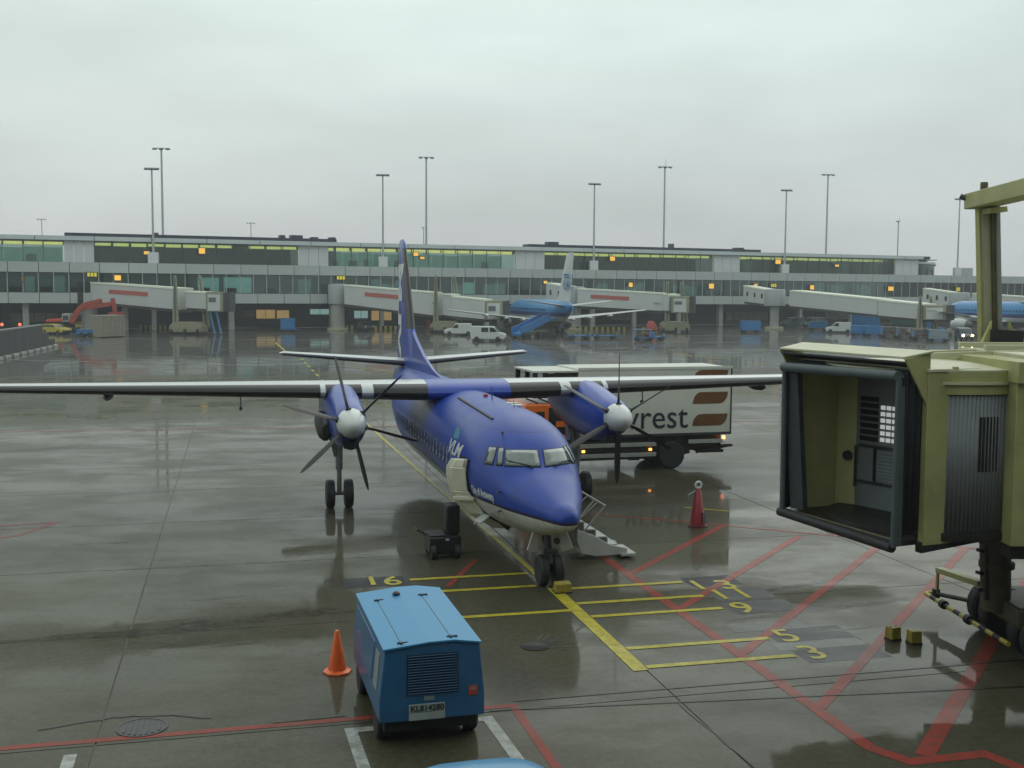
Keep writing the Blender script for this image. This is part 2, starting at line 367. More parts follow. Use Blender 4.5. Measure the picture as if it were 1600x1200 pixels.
# covers set in the apron
def cover(p, r):
    b = MB(); b.lathe([(r, DZ), (r, DZ+0.012), (r*0.9, DZ+0.014), (r*0.88, DZ+0.006), (0.001, DZ+0.006)], n=28)
    for k in range(-3, 4):
        h = math.sqrt(max(0.01, (r*0.8)**2 - (k*r*0.22)**2)); b.span((k*r*0.22-0.02, -h, DZ+0.004), (k*r*0.22+0.02, h, DZ+0.013))
    return b.build('manhole_cover', mat('cast_iron', (0.05, 0.05, 0.052), 0.35, 0.5, var=0.3, scale=8), ground, loc=(p.x, p.y, 0))
cover(loc(222, 1137), 0.36)
b = MB(); b.lathe([(0.26, DZ), (0.26, DZ+0.012), (0.2, DZ+0.013), (0.18, DZ+0.003), (0.001, DZ+0.003)], n=24)
p = loc(836, 1010); b.build('drain_cover', mat('cast_iron_dark', (0.02, 0.02, 0.02), 0.4, 0.5), ground, loc=(p.x, p.y, 0))
for k in range(14):
    t = random.uniform(-0.9, 1.6); r0, r1 = 0.30, random.uniform(0.5, 0.85)
    strip('splash_streak', [(p.x+r0*math.cos(t), p.y+r0*math.sin(t)), (p.x+r1*math.cos(t), p.y+r1*math.sin(t))], 0.02, LPATCH, 0.004+0.0001*k)
# ------------------------------------------------------------------ the blue turboprop
def paint(name, fn):                          # aircraft skin: livery split by height, fine panel relief
    m = bpy.data.materials.new(name); m.use_nodes = True; t = m.node_tree; b = t.nodes['Principled BSDF']; K = t.links.new
    co = t.nodes.new('ShaderNodeTexCoord'); s = t.nodes.new('ShaderNodeSeparateXYZ'); K(co.outputs['Object'], s.inputs[0])
    fn(t, s, b, K, co)
    b.inputs['Coat Weight'].default_value = 0.10; b.inputs['Coat Roughness'].default_value = 0.12; b.inputs['Specular IOR Level'].default_value = 0.35
    MATS[name] = m; return m
BLUE = (0.015, 0.056, 0.36); BELLY = (0.62, 0.62, 0.57)
def livery(t, s, b, K, co):
    n = t.nodes.new('ShaderNodeTexNoise'); n.inputs['Scale'].default_value = 1.3; n.inputs['Detail'].default_value = 7; n.inputs['Roughness'].default_value = 0.65
    K(co.outputs['Object'], n.inputs['Vector'])
    r = t.nodes.new('ShaderNodeValToRGB'); r.color_ramp.interpolation = 'CONSTANT'; el = r.color_ramp.elements
    el[0].color = BELLY + (1,); el[1].position = 0.5; el[1].color = (0.035, 0.02, 0.05, 1)
    e = el.new(0.512); e.color = BLUE + (1,)
    # boundary height falls gently from 1.60 m at the nose, rises aft
    mr = t.nodes.new('ShaderNodeMapRange'); mr.clamp = True
    for k, x in zip(('From Min', 'From Max', 'To Min', 'To Max'), (-1.5, 4.0, 1.58, 1.50)): mr.inputs[k].default_value = x
    K(s.outputs['Y'], mr.inputs['Value'])
    m2 = t.nodes.new('ShaderNodeMapRange'); m2.clamp = True
    for k, x in zip(('From Min', 'From Max', 'To Min', 'To Max'), (14.0, 23.0, 0.0, 1.3)): m2.inputs[k].default_value = x
    K(s.outputs['Y'], m2.inputs['Value'])
    sub = t.nodes.new('ShaderNodeMath'); sub.operation = 'SUBTRACT'; K(s.outputs['Z'], sub.inputs[0]); K(mr.outputs[0], sub.inputs[1])
    sb2 = t.nodes.new('ShaderNodeMath'); sb2.operation = 'SUBTRACT'; K(sub.outputs[0], sb2.inputs[0]); K(m2.outputs[0], sb2.inputs[1])
    ma = t.nodes.new('ShaderNodeMath'); ma.operation = 'MULTIPLY_ADD'; ma.inputs[1].default_value = 0.25; ma.inputs[2].default_value = 0.5
    K(sb2.outputs[0], ma.inputs[0]); K(ma.outputs[0], r.inputs[0])
    mx = t.nodes.new('ShaderNodeMix'); mx.data_type = 'RGBA'; mx.blend_type = 'MULTIPLY'; mx.inputs['Factor'].default_value = 1.0
    q = t.nodes.new('ShaderNodeMapRange'); q.inputs['From Min'].default_value = 0.3; q.inputs['From Max'].default_value = 0.7; q.inputs['To Min'].default_value = 0.78; q.inputs['To Max'].default_value = 1.08
    K(n.outputs['Fac'], q.inputs['Value']); K(r.outputs[0], mx.inputs['A']); K(q.outputs[0], mx.inputs['B'])
    # frame and panel joints as fine relief
    wv = t.nodes.new('ShaderNodeTexBrick'); wv.inputs['Scale'].default_value = 1.0; wv.inputs['Mortar Size'].default_value = 0.007; wv.inputs['Brick Width'].default_value = 1.7; wv.inputs['Row Height'].default_value = 0.62
    cb = t.nodes.new('ShaderNodeCombineXYZ'); K(s.outputs['Y'], cb.inputs['X']); K(s.outputs['Z'], cb.inputs['Y']); K(cb.outputs[0], wv.inputs['Vector'])
    k = t.nodes.new('ShaderNodeBump'); k.inputs['Strength'].default_value = 0.35; k.inputs['Distance'].default_value = 0.004; k.invert = True
    m3_ = t.nodes.new('ShaderNodeMix'); m3_.data_type = 'RGBA'; m3_.inputs['B'].default_value = (.012, .014, .06, 1); f3 = t.nodes.new('ShaderNodeMath'); f3.operation = 'MULTIPLY'; f3.inputs[1].default_value = .6; K(wv.outputs['Fac'], f3.inputs[0]); K(f3.outputs[0], m3_.inputs['Factor']); K(mx.outputs['Result'], m3_.inputs['A']); K(m3_.outputs['Result'], b.inputs['Base Color'])
    K(wv.outputs['Fac'], k.inputs['Height']); K(k.outputs[0], b.inputs['Normal'])
    rr = t.nodes.new('ShaderNodeMapRange'); rr.inputs['To Min'].default_value = 0.26; rr.inputs['To Max'].default_value = 0.5
    K(n.outputs['Fac'], rr.inputs['Value']); K(rr.outputs[0], b.inputs['Roughness'])
SKIN = paint('aircraft_livery', livery)
BLUEP = mat('blue_paint', BLUE, 0.36, coat=0.25, var=0.14, scale=1.5)
BOOT = mat('deicing_boot', (0.020, 0.019, 0.019), 0.36, var=0.25, scale=2)
WINGW = mat('wing_white', (0.58, 0.60, 0.60), 0.3, coat=0.3, var=0.08, scale=1)
SPIN = mat('spinner_white', (0.66, 0.67, 0.66), 0.28, coat=0.4, var=0.05)
BLADE = mat('blade_dark', (0.022, 0.020, 0.019), 0.42, var=0.25)
CREAM = mat('door_lining', (0.66, 0.64, 0.50), 0.5, var=0.08, scale=4)
PANE = mat('cockpit_glass', (0.15, 0.18, 0.165), 0.05, spec=.8, coat=0.4, var=0.22, scale=2.2)
CABG = mat('cabin_glass', (0.16, 0.20, 0.21), 0.08, spec=0.9, coat=0.4)
LETTER = mat('white_lettering', (0.66, 0.66, 0.66), 0.4, var=0.04)
TEAL = mat('teal_emblem', (0.03, 0.20, 0.30), 0.4)
GEAR = mat('gear_leg', (0.20, 0.205, 0.20), 0.4, 0.2, var=0.25, scale=6)
plane = thing('turboprop_airliner', 'blue and white twin propeller airliner parked nose in with its stairs down', 'airliner', NOSE, YAW)
SEC = [  # back from nose wheel, centre height, half width, top height, bottom height
 (-1.50, 1.67, .005, 1.675, 1.665), (-1.48, 1.67, .11, 1.78, 1.56), (-1.40, 1.675, .20, 1.86, 1.48), (-1.22, 1.68, .29, 1.94, 1.41), (-1.0, 1.70, .36, 1.99, 1.35), (-.5, 1.74, .54, 2.13, 1.20),
 (0, 1.79, .71, 2.28, 1.08), (.35, 1.82, .82, 2.38, 1.02), (.6, 1.85, .89, 2.48, .98), (.85, 1.88, .95, 2.67, .94), (1.1, 1.92, 1.01, 2.87, .91), (1.35, 1.95, 1.07, 3.02, .88),
 (1.7, 1.99, 1.16, 3.17, .85), (2.1, 2.04, 1.24, 3.29, .82), (2.6, 2.09, 1.30, 3.39, .80), (3.2, 2.13, 1.33, 3.445, .80), (4.2, 2.13, 1.34, 3.465, .80), (9, 2.13, 1.34, 3.465, .80),
 (13.4, 2.13, 1.34, 3.465, .80), (15, 2.18, 1.27, 3.46, .92), (17, 2.34, 1.09, 3.44, 1.25), (19, 2.56, .83, 3.41, 1.68), (21, 2.83, .50, 3.38, 2.22), (22.6, 3.05, .22, 3.33, 2.75), (23.3, 3.15, .05, 3.24, 3.05)]
NR = 48
def ring(a, zc, wd, zt, zb):
    r = []
    for i in range(NR):
        t = 2*math.pi*i/NR; s_, c_ = math.sin(t), math.cos(t)
        r.append(Vector((wd*c_, a, zc + (zt-zc if s_ > 0 else zc-zb)*s_)))
    return r
fine = []
for k in range(len(SEC)-1):
    n = 3 if SEC[k][0] < 3 else 4
    p0 = SEC[max(0, k-1)]; p1 = SEC[k]; p2 = SEC[k+1]; p3 = SEC[min(len(SEC)-1, k+2)]
    for j in range(n):
        t = j/n; a = p1[0] + (p2[0]-p1[0])*t; o = [a]
        for q in range(1, 5):
            d1 = (p2[q]-p0[q])/max(1e-6, p2[0]-p0[0])*(p2[0]-p1[0]); d2 = (p3[q]-p1[q])/max(1e-6, p3[0]-p1[0])*(p2[0]-p1[0])
            h = (2*t**3-3*t*t+1)*p1[q] + (t**3-2*t*t+t)*d1 + (-2*t**3+3*t*t)*p2[q] + (t**3-t*t)*d2
            o.append(h)
        fine.append(o)
fine.append(list(SEC[-1]))
fb = MB(); fb.loft([ring(*o) for o in fine])
fus = fb.build('fuselage', SKIN, plane)
fus.data.set_sharp_from_angle(angle=R(80))
BV = BVHTree.FromPolygons([Vector(v) for v in fb.v], fb.f)
PINV = Matrix.Rotation(-YAW, 4, 'Z') @ Matrix.Translation(-NOSE)
def skin_px(u, v, off=0.006):                 # the point of the hull seen at a pixel
    o = PINV @ Vector((0, 0, CAM_Z)); d = PINV.to_3x3() @ ray(u, v)
    h, n, i, dist = BV.ray_cast(o, d)
    if h is None: return None
    if n.dot(d) > 0: n = -n
    return h + n*off
def skin_side(side, y, z, off=0.006):         # the point of the hull at one side
    h, n, i, dist = BV.ray_cast(Vector((side*6, y, z)), Vector((-side, 0, 0)))
    if h is None: return Vector((side*0.3, y, z))
    if n.x*side < 0: n = -n
    return h + n*off
WFR = mat('window_seal', (.012, .014, .04), .5)
def patch(name, quad, m, parent, mirror=False, nx=5, ny=4, off=0.008, frame=None):
    if name != 'window_frame':
        cx_ = sum(q_[0] for q_ in quad)/4; cy_ = sum(q_[1] for q_ in quad)/4
        patch('window_frame', [(q_[0]+(1.6 if q_[0] > cx_ else -1.6), q_[1]+(1.6 if q_[1] > cy_ else -1.6)) for q_ in quad], WFR, parent, mirror, nx, ny, .003)
    a, b, c, d = quad; rows = []
    for j in range(ny+1):
        for i in range(nx+1):
            s, t = i/nx, j/ny
            u = (a[0]*(1-s)+b[0]*s)*(1-t) + (d[0]*(1-s)+c[0]*s)*t; v = (a[1]*(1-s)+b[1]*s)*(1-t) + (d[1]*(1-s)+c[1]*s)*t
            p = skin_px(u, v, off) or Vector((0, 0, 2)); rows.append(p)
    o = None
    for sgn in ((1, -1) if mirror else (1,)):
        mb = MB(); n = nx+1
        vs = [Vector((p.x*sgn, p.y, p.z)) for p in rows]
        fs = [(j*n+i, j*n+i+1, (j+1)*n+i+1, (j+1)*n+i) for j in range(ny) for i in range(nx)]
        mb.add(vs, fs)
        o = mb.build(name, m, parent); frame(o) if frame else None; sd_ = o.modifiers.new('depth', 'SOLIDIFY'); sd_.thickness = 0.012; sd_.offset = 0
    return o
patch('windshield_pane', ((791, 703.5), (839, 704), (844, 729), (790, 728)), PANE, plane)
patch('windshield_pane', ((849, 704), (883, 700), (892, 723), (853, 729)), PANE, plane)
patch('cockpit_side_window', ((780.5, 700.5), (787, 701), (784, 727), (776.5, 726.5)), PANE, plane, True, 3)
patch('cockpit_side_window', ((765, 699), (776, 700), (769, 726), (757, 723.5)), PANE, plane, True, 3)
for a, b in (((793, 721), (829, 730)), ((866, 729), (888, 720))):     # wipers
    p, q = skin_px(*a, off=0.04), skin_px(*b, off=0.04)
    MB().tube(p, q, 0.014, n=6).tube(q, q + (q-p)*0.12 + Vector((0, 0.01, -0.06)), 0.02, n=6).build('wiper', BLACKRUB, plane)
# cabin windows: flush panes with a slim frame
CWF = mat('window_frame', (0.10, 0.11, 0.20), 0.4)
for side in (-1, 1):
    for k in range(20):
        y = 4.35 + 0.50*k; z = 2.14
        P = [(0.13*math.copysign(abs(math.cos(t))**0.6, math.cos(t)), 0.19*math.copysign(abs(math.sin(t))**0.6, math.sin(t))) for t in [2*math.pi*i/14 for i in range(14)]]
        mb = MB(); mb.add([skin_side(side, y+a, z+b, 0.008) for a, b in P], [tuple(range(14))])
        o = mb.build('cabin_window', CABG, plane)
        mb = MB(); mb.loft([[skin_side(side, y+a*k1, z+b*k1, o1) for a, b in P] for k1, o1 in ((1.0, 0.004), (1.0, 0.018), (1.22, 0.010), (1.22, -0.01))], caps=(False, False))
        mb.build('window_frame', CWF, o)
# titles on the nose
pa = skin_px(700, 703); pb = skin_px(727, 705)
Q_ = [skin_px(*q_) for q_ in ((699, 704.5), (719, 716), (727, 697.5), (706, 685))]
def vlm(x, y):
    s_, t_ = x/1.30, y/0.46
    a_ = (Q_[0]*(1-s_)+Q_[1]*s_)*(1-t_) + (Q_[3]*(1-s_)+Q_[2]*s_)*t_
    h_, n_, i_, d_ = BV.find_nearest(a_); n_ = n_ if n_.x < 0 else -n_; return h_ + n_*.010
lettering('airline_title', 'VLM', 0.66, LETTER, plane, vlm, bold=0.02, cuts=4)
em = MB(); em.add([skin_px(u_, v_, .010) for u_, v_ in ((709, 684), (717, 686), (720, 674), (719, 668), (715, 667), (711, 675))], [(0, 1, 2, 3, 4, 5)])
em.build('airline_emblem', TEAL, plane)
pc = skin_px(738, 765); pd = skin_px(771, 776)
lettering('ship_name', 'City of Antwerp', 0.25, LETTER, plane, lambda x, y: skin_side(-1, pc.y - x*(pc.y-pd.y)/1.66, pc.z - 0.05 + y, 0.009), bold=0.012, cuts=2)
# ---- wing
def foil(t, n=(1, .8, .6, .42, .28, .17, .10, .055, .025, .008, 0)):
    up = [(x, 5*t*(.2969*math.sqrt(x)-.126*x-.3516*x*x+.2843*x**3-.1036*x**4)) for x in n]
    cam_ = lambda x: 0.02*(1-(2*x-1)**2)
    return [(x, z+cam_(x)) for x, z in up] + [(x, -z+cam_(x)) for x, z in up[::-1][1:]]
def wing_sec(l, le, ch, t, zc, inc=2.0, ax='x'):
    r = []
    for x, z in foil(t):
        y = x*ch; zz = z*ch; ci, si = math.cos(R(inc)), math.sin(R(inc))
        r.append(Vector((l, le + y*ci + zz*si, zc + zz*ci - y*si)))
    return r
def wing_par(l):
    k = abs(l)/14.5
    return 8.40 + 0.75*k, 3.45 - 2.0*k, 0.185 - 0.055*k, 3.37 + 0.26*k
ST = [-14.5, -14.35, -13.6, -10, -7, -4.19, -4.05, -3.05, -2.73, -1.2, 1.2, 2.73, 3.05, 4.05, 4.19, 7, 10, 13.6, 14.35, 14.5]
rings = []
for l in ST:
    le, ch, t, zc = wing_par(l)
    if abs(l) > 14.4: le += 0.35; ch *= 0.7; t *= 0.4
    rings.append(wing_sec(l, le, ch, t, zc))
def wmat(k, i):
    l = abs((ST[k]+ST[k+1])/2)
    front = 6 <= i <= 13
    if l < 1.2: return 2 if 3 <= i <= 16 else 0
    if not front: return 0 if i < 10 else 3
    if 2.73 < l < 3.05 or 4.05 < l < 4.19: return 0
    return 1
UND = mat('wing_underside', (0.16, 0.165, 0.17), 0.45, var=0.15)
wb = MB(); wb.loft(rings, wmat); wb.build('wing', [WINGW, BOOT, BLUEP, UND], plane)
# static wicks and fairings under the outer wing
for l in (-9.9, 9.6): 
    le, ch, t, zc = wing_par(l); mb = MB(); mb.lathe([(0.01, -0.5), (0.11, -0.2), (0.13, 0.3), (0.02, 1.0)], (l, le+0.9, zc-0.22), 'Y', 10)
    mb.build('flap_fairing', DARKMETAL, plane)
for l in (-6.35, 5.35):
    le, ch, t, zc = wing_par(l); mb = MB(); mb.tube((l, le+0.2, zc-0.1), (l, le+0.15, zc-0.45), 0.018, n=6).lathe([(0.0, -0.15), (0.05, -0.05), (0.05, 0.1), (0.0, 0.2)], (l, le+0.15, zc-0.47), 'Y', 8)
    mb.build('pitot_mast', DARKMETAL, plane)
# ---- nacelles, propellers, main gear
NAC = [(6.10, 2.866, .38, 3.23, 2.46), (6.25, 2.866, .41, 3.29, 2.36), (6.6, 2.85, .44, 3.36, 2.22), (7.1, 2.84, .46, 3.45, 2.10), (7.8, 2.84, .48, 3.56, 2.04), (8.6, 2.84, .49, 3.66, 2.04), (9.6, 2.84, .49, 3.66, 2.12), (10.8, 2.86, .50, 3.55, 2.3), (12.0, 2.95, .34, 3.35, 2.6), (12.9, 3.05, .08, 3.12, 2.95)]
def rr(a, zc, wd, zt, zb, cx):
    r = []
    for i in range(28):
        t = 2*math.pi*i/28; s_, c_ = math.sin(t), math.cos(t)
        r.append(Vector((cx + wd*math.copysign(abs(c_)**0.8, c_), a, zc + (zt-zc if s_ > 0 else zc-zb)*math.copysign(abs(s_)**0.85, s_))))
    return r
def blade_mesh():
    b = MB(); rings = []
    for r, ch, th, pit in ((.30, .11, .10, 76), (.46, .16, .085, 72), (.62, .225, .06, 69), (.9, .25, .045, 70), (1.2, .25, .034, 67), (1.5, .205, .026, 65), (1.70, .13, .018, 64), (1.79, .05, .012, 63)):
        p = R(pit); ca, sa = math.cos(p), math.sin(p); ring_ = []
        for x, z in ((-.5, 0), (-.25, .42), (.1, .5), (.5, 0), (.1, -.42), (-.25, -.3)):
            u, v = x*ch, z*th; ring_.append(Vector((u*ca - v*sa, u*sa + v*ca, r)))
        rings.append(ring_)
    b.loft(rings); return b.mesh('propeller_blade', BLADE)
BLM = blade_mesh(); WHM = wheel_mesh(0.41, 0.24, 'main_wheel'); NWM = wheel_mesh(0.335, 0.19, 'nose_wheel')
for side, off in ((-1, -13.5), (1, 0.5)):
    cx = 3.6*side
    nb = MB(); nb.loft([rr(*s_, cx) for s_ in NAC]); na = nb.build('engine_nacelle', BLUEP, plane)
    mb = MB(); mb.loft([[Vector((cx + x*0.9, a, z)) for x, z in ((-.24, 2.36), (.24, 2.36), (.20, 2.20), (0, 2.15), (-.20, 2.20))] for a in (6.2, 6.5)])   # chin intake
    mb.build('oil_cooler_intake', BLACKRUB, na)
    ex = MB(); k = side
    ex.loft([[Vector((cx + k*(0.54 + rx*math.cos(t)), a, 2.54 + rz*math.sin(t))) for t in [2*math.pi*i/14 for i in range(14)]] for a, rx, rz in ((7.35, .10, .16), (7.6, .20, .32), (8.1, .22, .37), (9.6, .17, .3), (9.65, .13, .25), (9.2, .1, .2))])
    ex.build('exhaust_shroud', mat('sooty_metal', (0.018, 0.017, 0.016), 0.5, 0.2, var=0.3), na)
    pr = MB(); pr.lathe([(0.0, 5.36), (0.10, 5.40), (0.21, 5.51), (0.30, 5.66), (0.35, 5.84), (0.385, 6.02), (0.39, 6.10)], (cx, 0, 2.866), 'Y', 28)
    pro = pr.build('propeller_hub', SPIN, plane)
    for q in range(6):
        o = put('propeller_blade', BLM, pro, (cx, 6.0, 2.866)); o.rotation_euler = (0, R(off + 60*q), 0)
        c = MB(); c.lathe([(0.075, 0.33), (0.082, 0.37), (0.085, 0.405), (0.07, 0.41)], n=12); cc = c.build('blade_cuff', DARKMETAL, pro, loc=(cx, 6.0, 2.866)); cc.rotation_euler = (0, R(off + 60*q), 0)
    gb = MB(); gb.tube((cx, 9.75, 2.35), (cx, 9.72, 1.1), 0.115, 0.10, 12).tube((cx, 9.72, 1.15), (cx, 9.70, 0.41), 0.07, 0.065, 12).tube((cx-.32, 9.70, 0.41), (cx+.32, 9.70, 0.41), 0.055, n=10)
    gb.tube((cx-.12, 10.7, 2.3), (cx, 9.75, 1.05), 0.05, n=8).tube((cx+.12, 10.7, 2.3), (cx, 9.75, 1.05), 0.05, n=8).bar((cx-.30, 9.6, 2.3), (cx-.10, 9.66, 1.5), 0.05, 0.1)
    ge = gb.build('main_gear_leg', GEAR, plane)
    dm = MB(); dm.bar((cx-.20, 10.1, 2.25), (cx-.20, 10.0, 1.75), 0.03, 0.5); dm.build('gear_door', BLUEP, ge)
    for s2 in (-1, 1): put('main_wheel', WHM, ge, (cx + .265*s2, 9.70, 0.41))
# ---- nose gear
gb = MB(); gb.tube((0, 0.22, 1.25), (0, 0.05, 0.62), 0.085, 0.08, 12).tube((0, 0.05, 0.65), (0, 0, 0.335), 0.055, n=10).tube((-.22, 0, .335), (.22, 0, .335), 0.045, n=10)
gb.bar((0, 0.85, 1.05), (0, 0.1, 0.7), 0.07, 0.07).tube((-.15, -.06, .75), (.15, -.06, .75), 0.05, n=8).bar((0, -.06, .72), (0, -.14, .5), .09, .03).bar((0, -.14, .5), (0, -.03, .36), .09, .03)
gb.tube((.12, -.1, .98), (.12, -.16, .98), .07, n=12)
ng = gb.build('nose_gear_leg', DARKMETAL, plane)
for s2 in (-1, 1): put('nose_wheel', NWM, ng, (.165*s2, 0, .335))
for s2 in (-1, 1): MB().bar((s2*.26, .05, 1.12), (s2*.40, .0, .74), .03, .26).build('nose_gear_door', mat('gear_door_white', (0.5, 0.5, 0.48), 0.4), plane, 0.006)
# ---- fin, dorsal fin, tailplane
def fin_sec(z, le, te, th):
    return [Vector((zz*(te-le), le + x*(te-le), z)) for x, zz in [(x, z_ - 0.02*(1-(2*x-1)**2)) for x, z_ in foil(th)]]
FS = [(3.1, 18.0, 23.2, .085), (4.2, 18.55, 23.15, .09), (4.85, 19.05, 23.1, .09), (5.8, 19.65, 23.0, .095), (7.2, 20.5, 22.85, .10), (7.95, 20.98, 22.75, .10), (8.2, 21.2, 22.68, .075), (8.31, 21.5, 22.5, .03)]
fnb = MB(); fnb.loft([fin_sec(*s_) for s_ in FS], lambda k, i: 1 if (5 <= i <= 14 and 2 <= k <= 4) else 0)
fin = fnb.build('tail_fin', [BLUEP, BOOT], plane)
db = MB(); db.loft([[Vector((x*k, a, z)) for x, z in ((0.16, 3.1), (0.05, zt), (-0.05, zt), (-0.16, 3.1))] for a, zt, k in ((12.6, 3.42, .4), (14.5, 3.62, .8), (16.5, 4.0, 1.0), (18.2, 4.50, 1.1), (19.3, 4.92, 1.2))]); db.build('dorsal_fin', BLUEP, plane)
def fin_x(y, z): 
    for q in range(len(FS)-1):
        if FS[q][0] <= z <= FS[q+1][0]:
            t = (z-FS[q][0])/(FS[q+1][0]-FS[q][0]); le, te, th = [FS[q][j]+(FS[q+1][j]-FS[q][j])*t for j in (1, 2, 3)]
            x = min(.99, max(.01, (y-le)/(te-le))); return (te-le)*5*th*(.2969*math.sqrt(x)-.126*x-.3516*x*x+.2843*x**3-.1036*x**4)
    return 0.05
for sd_ in (-1, 1):
    def fmap(x, y, sd_=sd_):                  # large letters climbing the fin
        zz = 3.75 + x*.94 if sd_ < 0 else 7.15 - x*.94; yy = 22.42 + (5.8-zz)*.05 - (y*1.05 if sd_ < 0 else (1.55 - y*1.05))
        return Vector((sd_*(fin_x(yy, zz)+0.012), yy, zz))
    lettering('fin_title', 'VLM', 2.05, LETTER, fin, fmap, bold=0.12, cuts=4)
tail_r = []
TS = [-4.85, -4.7, -2.4, 0, 2.4, 4.7, 4.85]
for l in TS:
    k = abs(l)/4.85; ch = 2.35 - 1.2*k; le = 19.75 + 0.75*k
    if abs(l) > 4.8: le += .2; ch *= .65
    tail_r.append(wing_sec(l, le, ch, .13 if abs(l) < 4.8 else .05, 3.50 + .38*k, 0.5))
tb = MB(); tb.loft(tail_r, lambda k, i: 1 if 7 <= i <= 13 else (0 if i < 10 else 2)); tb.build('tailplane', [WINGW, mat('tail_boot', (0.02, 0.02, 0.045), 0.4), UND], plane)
# ---- aerials and beacon on the crown
MB().tube((0, 5.6, 3.44), (0.0, 5.75, 3.80), 0.018, 0.008, 6).build('blade_aerial', DARKMETAL, plane)
MB().tube((0.12, 3.7, 3.42), (0.12, 3.8, 3.66), 0.012, 0.006, 6).build('whip_aerial', DARKMETAL, plane)
b = MB(); b.lathe([(0.07, 0), (0.07, 0.02), (0.05, 0.08), (0.0, 0.10)], (0, 6.4, 3.46), n=12); b.build('anti_collision_beacon', mat('red_lens', (0.35, 0.02, 0.02), 0.15), plane)
for y in (4.0, 4.5): MB().span((0.15, y, 3.43), (0.42, y+.22, 3.475)).build('crown_vent', WHITE, plane, 0.01)
q = [skin_px(717+53*t/6, 622+33*t/6, 0.012) for t in range(7)]
ab = MB()
for i in range(6): ab.bar(q[i], q[i+1], 0.07, 0.03)
ab.build('sense_aerial', BLACKRUB, plane)
for p_ in ((786, 675, 0), (781, 768, 1), (783, 798, 1)):
    pp = skin_px(p_[0], p_[1], 0.0); d_ = Vector((-0.15, -0.16, 0.0))
    MB().tube(pp, pp+d_*0.7, 0.02, 0.012, 6).tube(pp+d_*0.7, pp+d_*0.7+Vector((0, -.16, 0)), 0.014, 0.01, 6).build('pitot_probe', DARKMETAL, plane)
# ---- service door standing open at the front right, opening behind it, hatch below
ydo = skin_px(737, 772).y + .02                                   # door hinge line
op = MB(); N_ = 9
rows = [[skin_side(-1, y, .95 + 1.45*j/N_, 0.006) for y in (ydo+.06, ydo+.66)] for j in range(N_+1)]
op.add([p for r_ in rows for p in r_], [(2*j, 2*j+1, 2*j+3, 2*j+2) for j in range(N_)]); op.build('door_opening', mat('cabin_dark', (0.03, 0.018, 0.012), 0.8), plane)
dr = MB(); up_ = []; 
for j in range(N_+1):
    z = .72 + 1.66*j/N_; base = skin_side(-1, ydo, z, 0); out_ = 0.42*(1 if 0 < j < N_ else 0.80)
    up_.append((Vector((base.x - 0.02, ydo, z)), Vector((base.x - 0.02 - out_, ydo + 0.22, z))))
vs = []
for p, q in up_: vs += [p, q, q + Vector((0, .05, 0)), p + Vector((0, .05, 0))]
dr.loft([vs[4*j:4*j+4] for j in range(N_+1)]); door = dr.build('service_door', CREAM, plane)
ln = MB()
for (j0, j1, x0, x1, dp) in ((0, 2, .02, .98, .10), (2, 5, .10, .90, .15), (5, 8, .12, .86, .12), (8, 9, .2, .8, .08)):
    rg = []
    for j in (j0, j1):
        p, q = up_[j]
        A_, B_ = p.lerp(q, x0), p.lerp(q, x1)
        rg.append([A_, B_, B_ + Vector((0, -dp, 0)), A_ + Vector((0, -dp, 0))])
    ln.loft(rg)
ln.build('door_lining', CREAM, door, 0.02)
hb = MB(); p, q = up_[4]; hb.bar(p.lerp(q, .0) + Vector((0, -.17, .02)), p.lerp(q, 1.08) + Vector((0, -.17, .02)), .07, .09); hb.build('door_handle', CREAM, door, 0.015)
rb = MB()
for j in range(N_):
    rb.bar(up_[j][0] + Vector((.03, -.05, 0)), up_[j+1][0] + Vector((.03, -.05, 0)), .07, .12)
rb.build('door_seal', BLACKRUB, door)
pp = skin_side(-1, 2.35, 1.12, 0.0)
hm = MB(); hm.bar(pp + Vector((-.02, 0, -.02)), pp + Vector((-.26, -.05, -.18)), .34, .04); hm.tube(pp + Vector((-.02, .3, -.05)), pp + Vector((-.24, .38, -.32)), .03, n=6)
hm.build('access_hatch', WHITE, plane, .01)
# ---- air-stairs at the front left
STW = mat('stair_white', (0.50, 0.51, 0.48), 0.45, var=0.12); ST2 = mat('stair_tread', (0.06, 0.06, 0.065), 0.6)
sx0 = 1.24; ya, yb = 2.0, 2.75
stw = MB()
for y in (ya, yb): stw.prism([(sx0-.02, y, .76), (sx0+.02, y, .72), (sx0+.35, y, .60), (sx0+.80, y, .34), (sx0+1.22, y, .24), (sx0+1.22, y, .10), (sx0+.45, y, .08), (sx0+.1, y, .16), (sx0-.02, y, .45)], (0, .05 if y == yb else -.05, 0))
stairs = stw.build('air_stairs', STW, plane, .012)
for k in range(4):
    x = sx0 - .15 + .29*k; z = .92 - .19*k
    sm = MB(); sm.span((x, ya, z-.03), (x+.27, yb, z)); sm.span((x+.0, ya, z-.03), (x+.025, yb, z+.17), 1); sm.build('stair_tread', [STW, STW], stairs, .006)
fb2 = MB(); fb2.span((sx0+1.05, ya-.1, .06), (sx0+1.42, yb+.1, .13)); fb2.build('stair_foot', STW, stairs, .01)
for y in (ya-.03, yb+.03):
    hr = MB(); hr.tube((sx0-.12, y, 1.74), (sx0+.66, y, 1.27), .022, n=8).tube((sx0+.48, y, 1.38), (sx0-.10, y, .86), .02, n=8).tube((sx0+.66, y, 1.27), (sx0+.06, y, .60), .02, n=8)
    hr.build('handrail', mat('handrail_metal', (0.42, 0.40, 0.40), 0.35, 0.3), stairs)
def stand(x, y, z=0.0): return NOSE + Ry @ Vector((x, y, z))
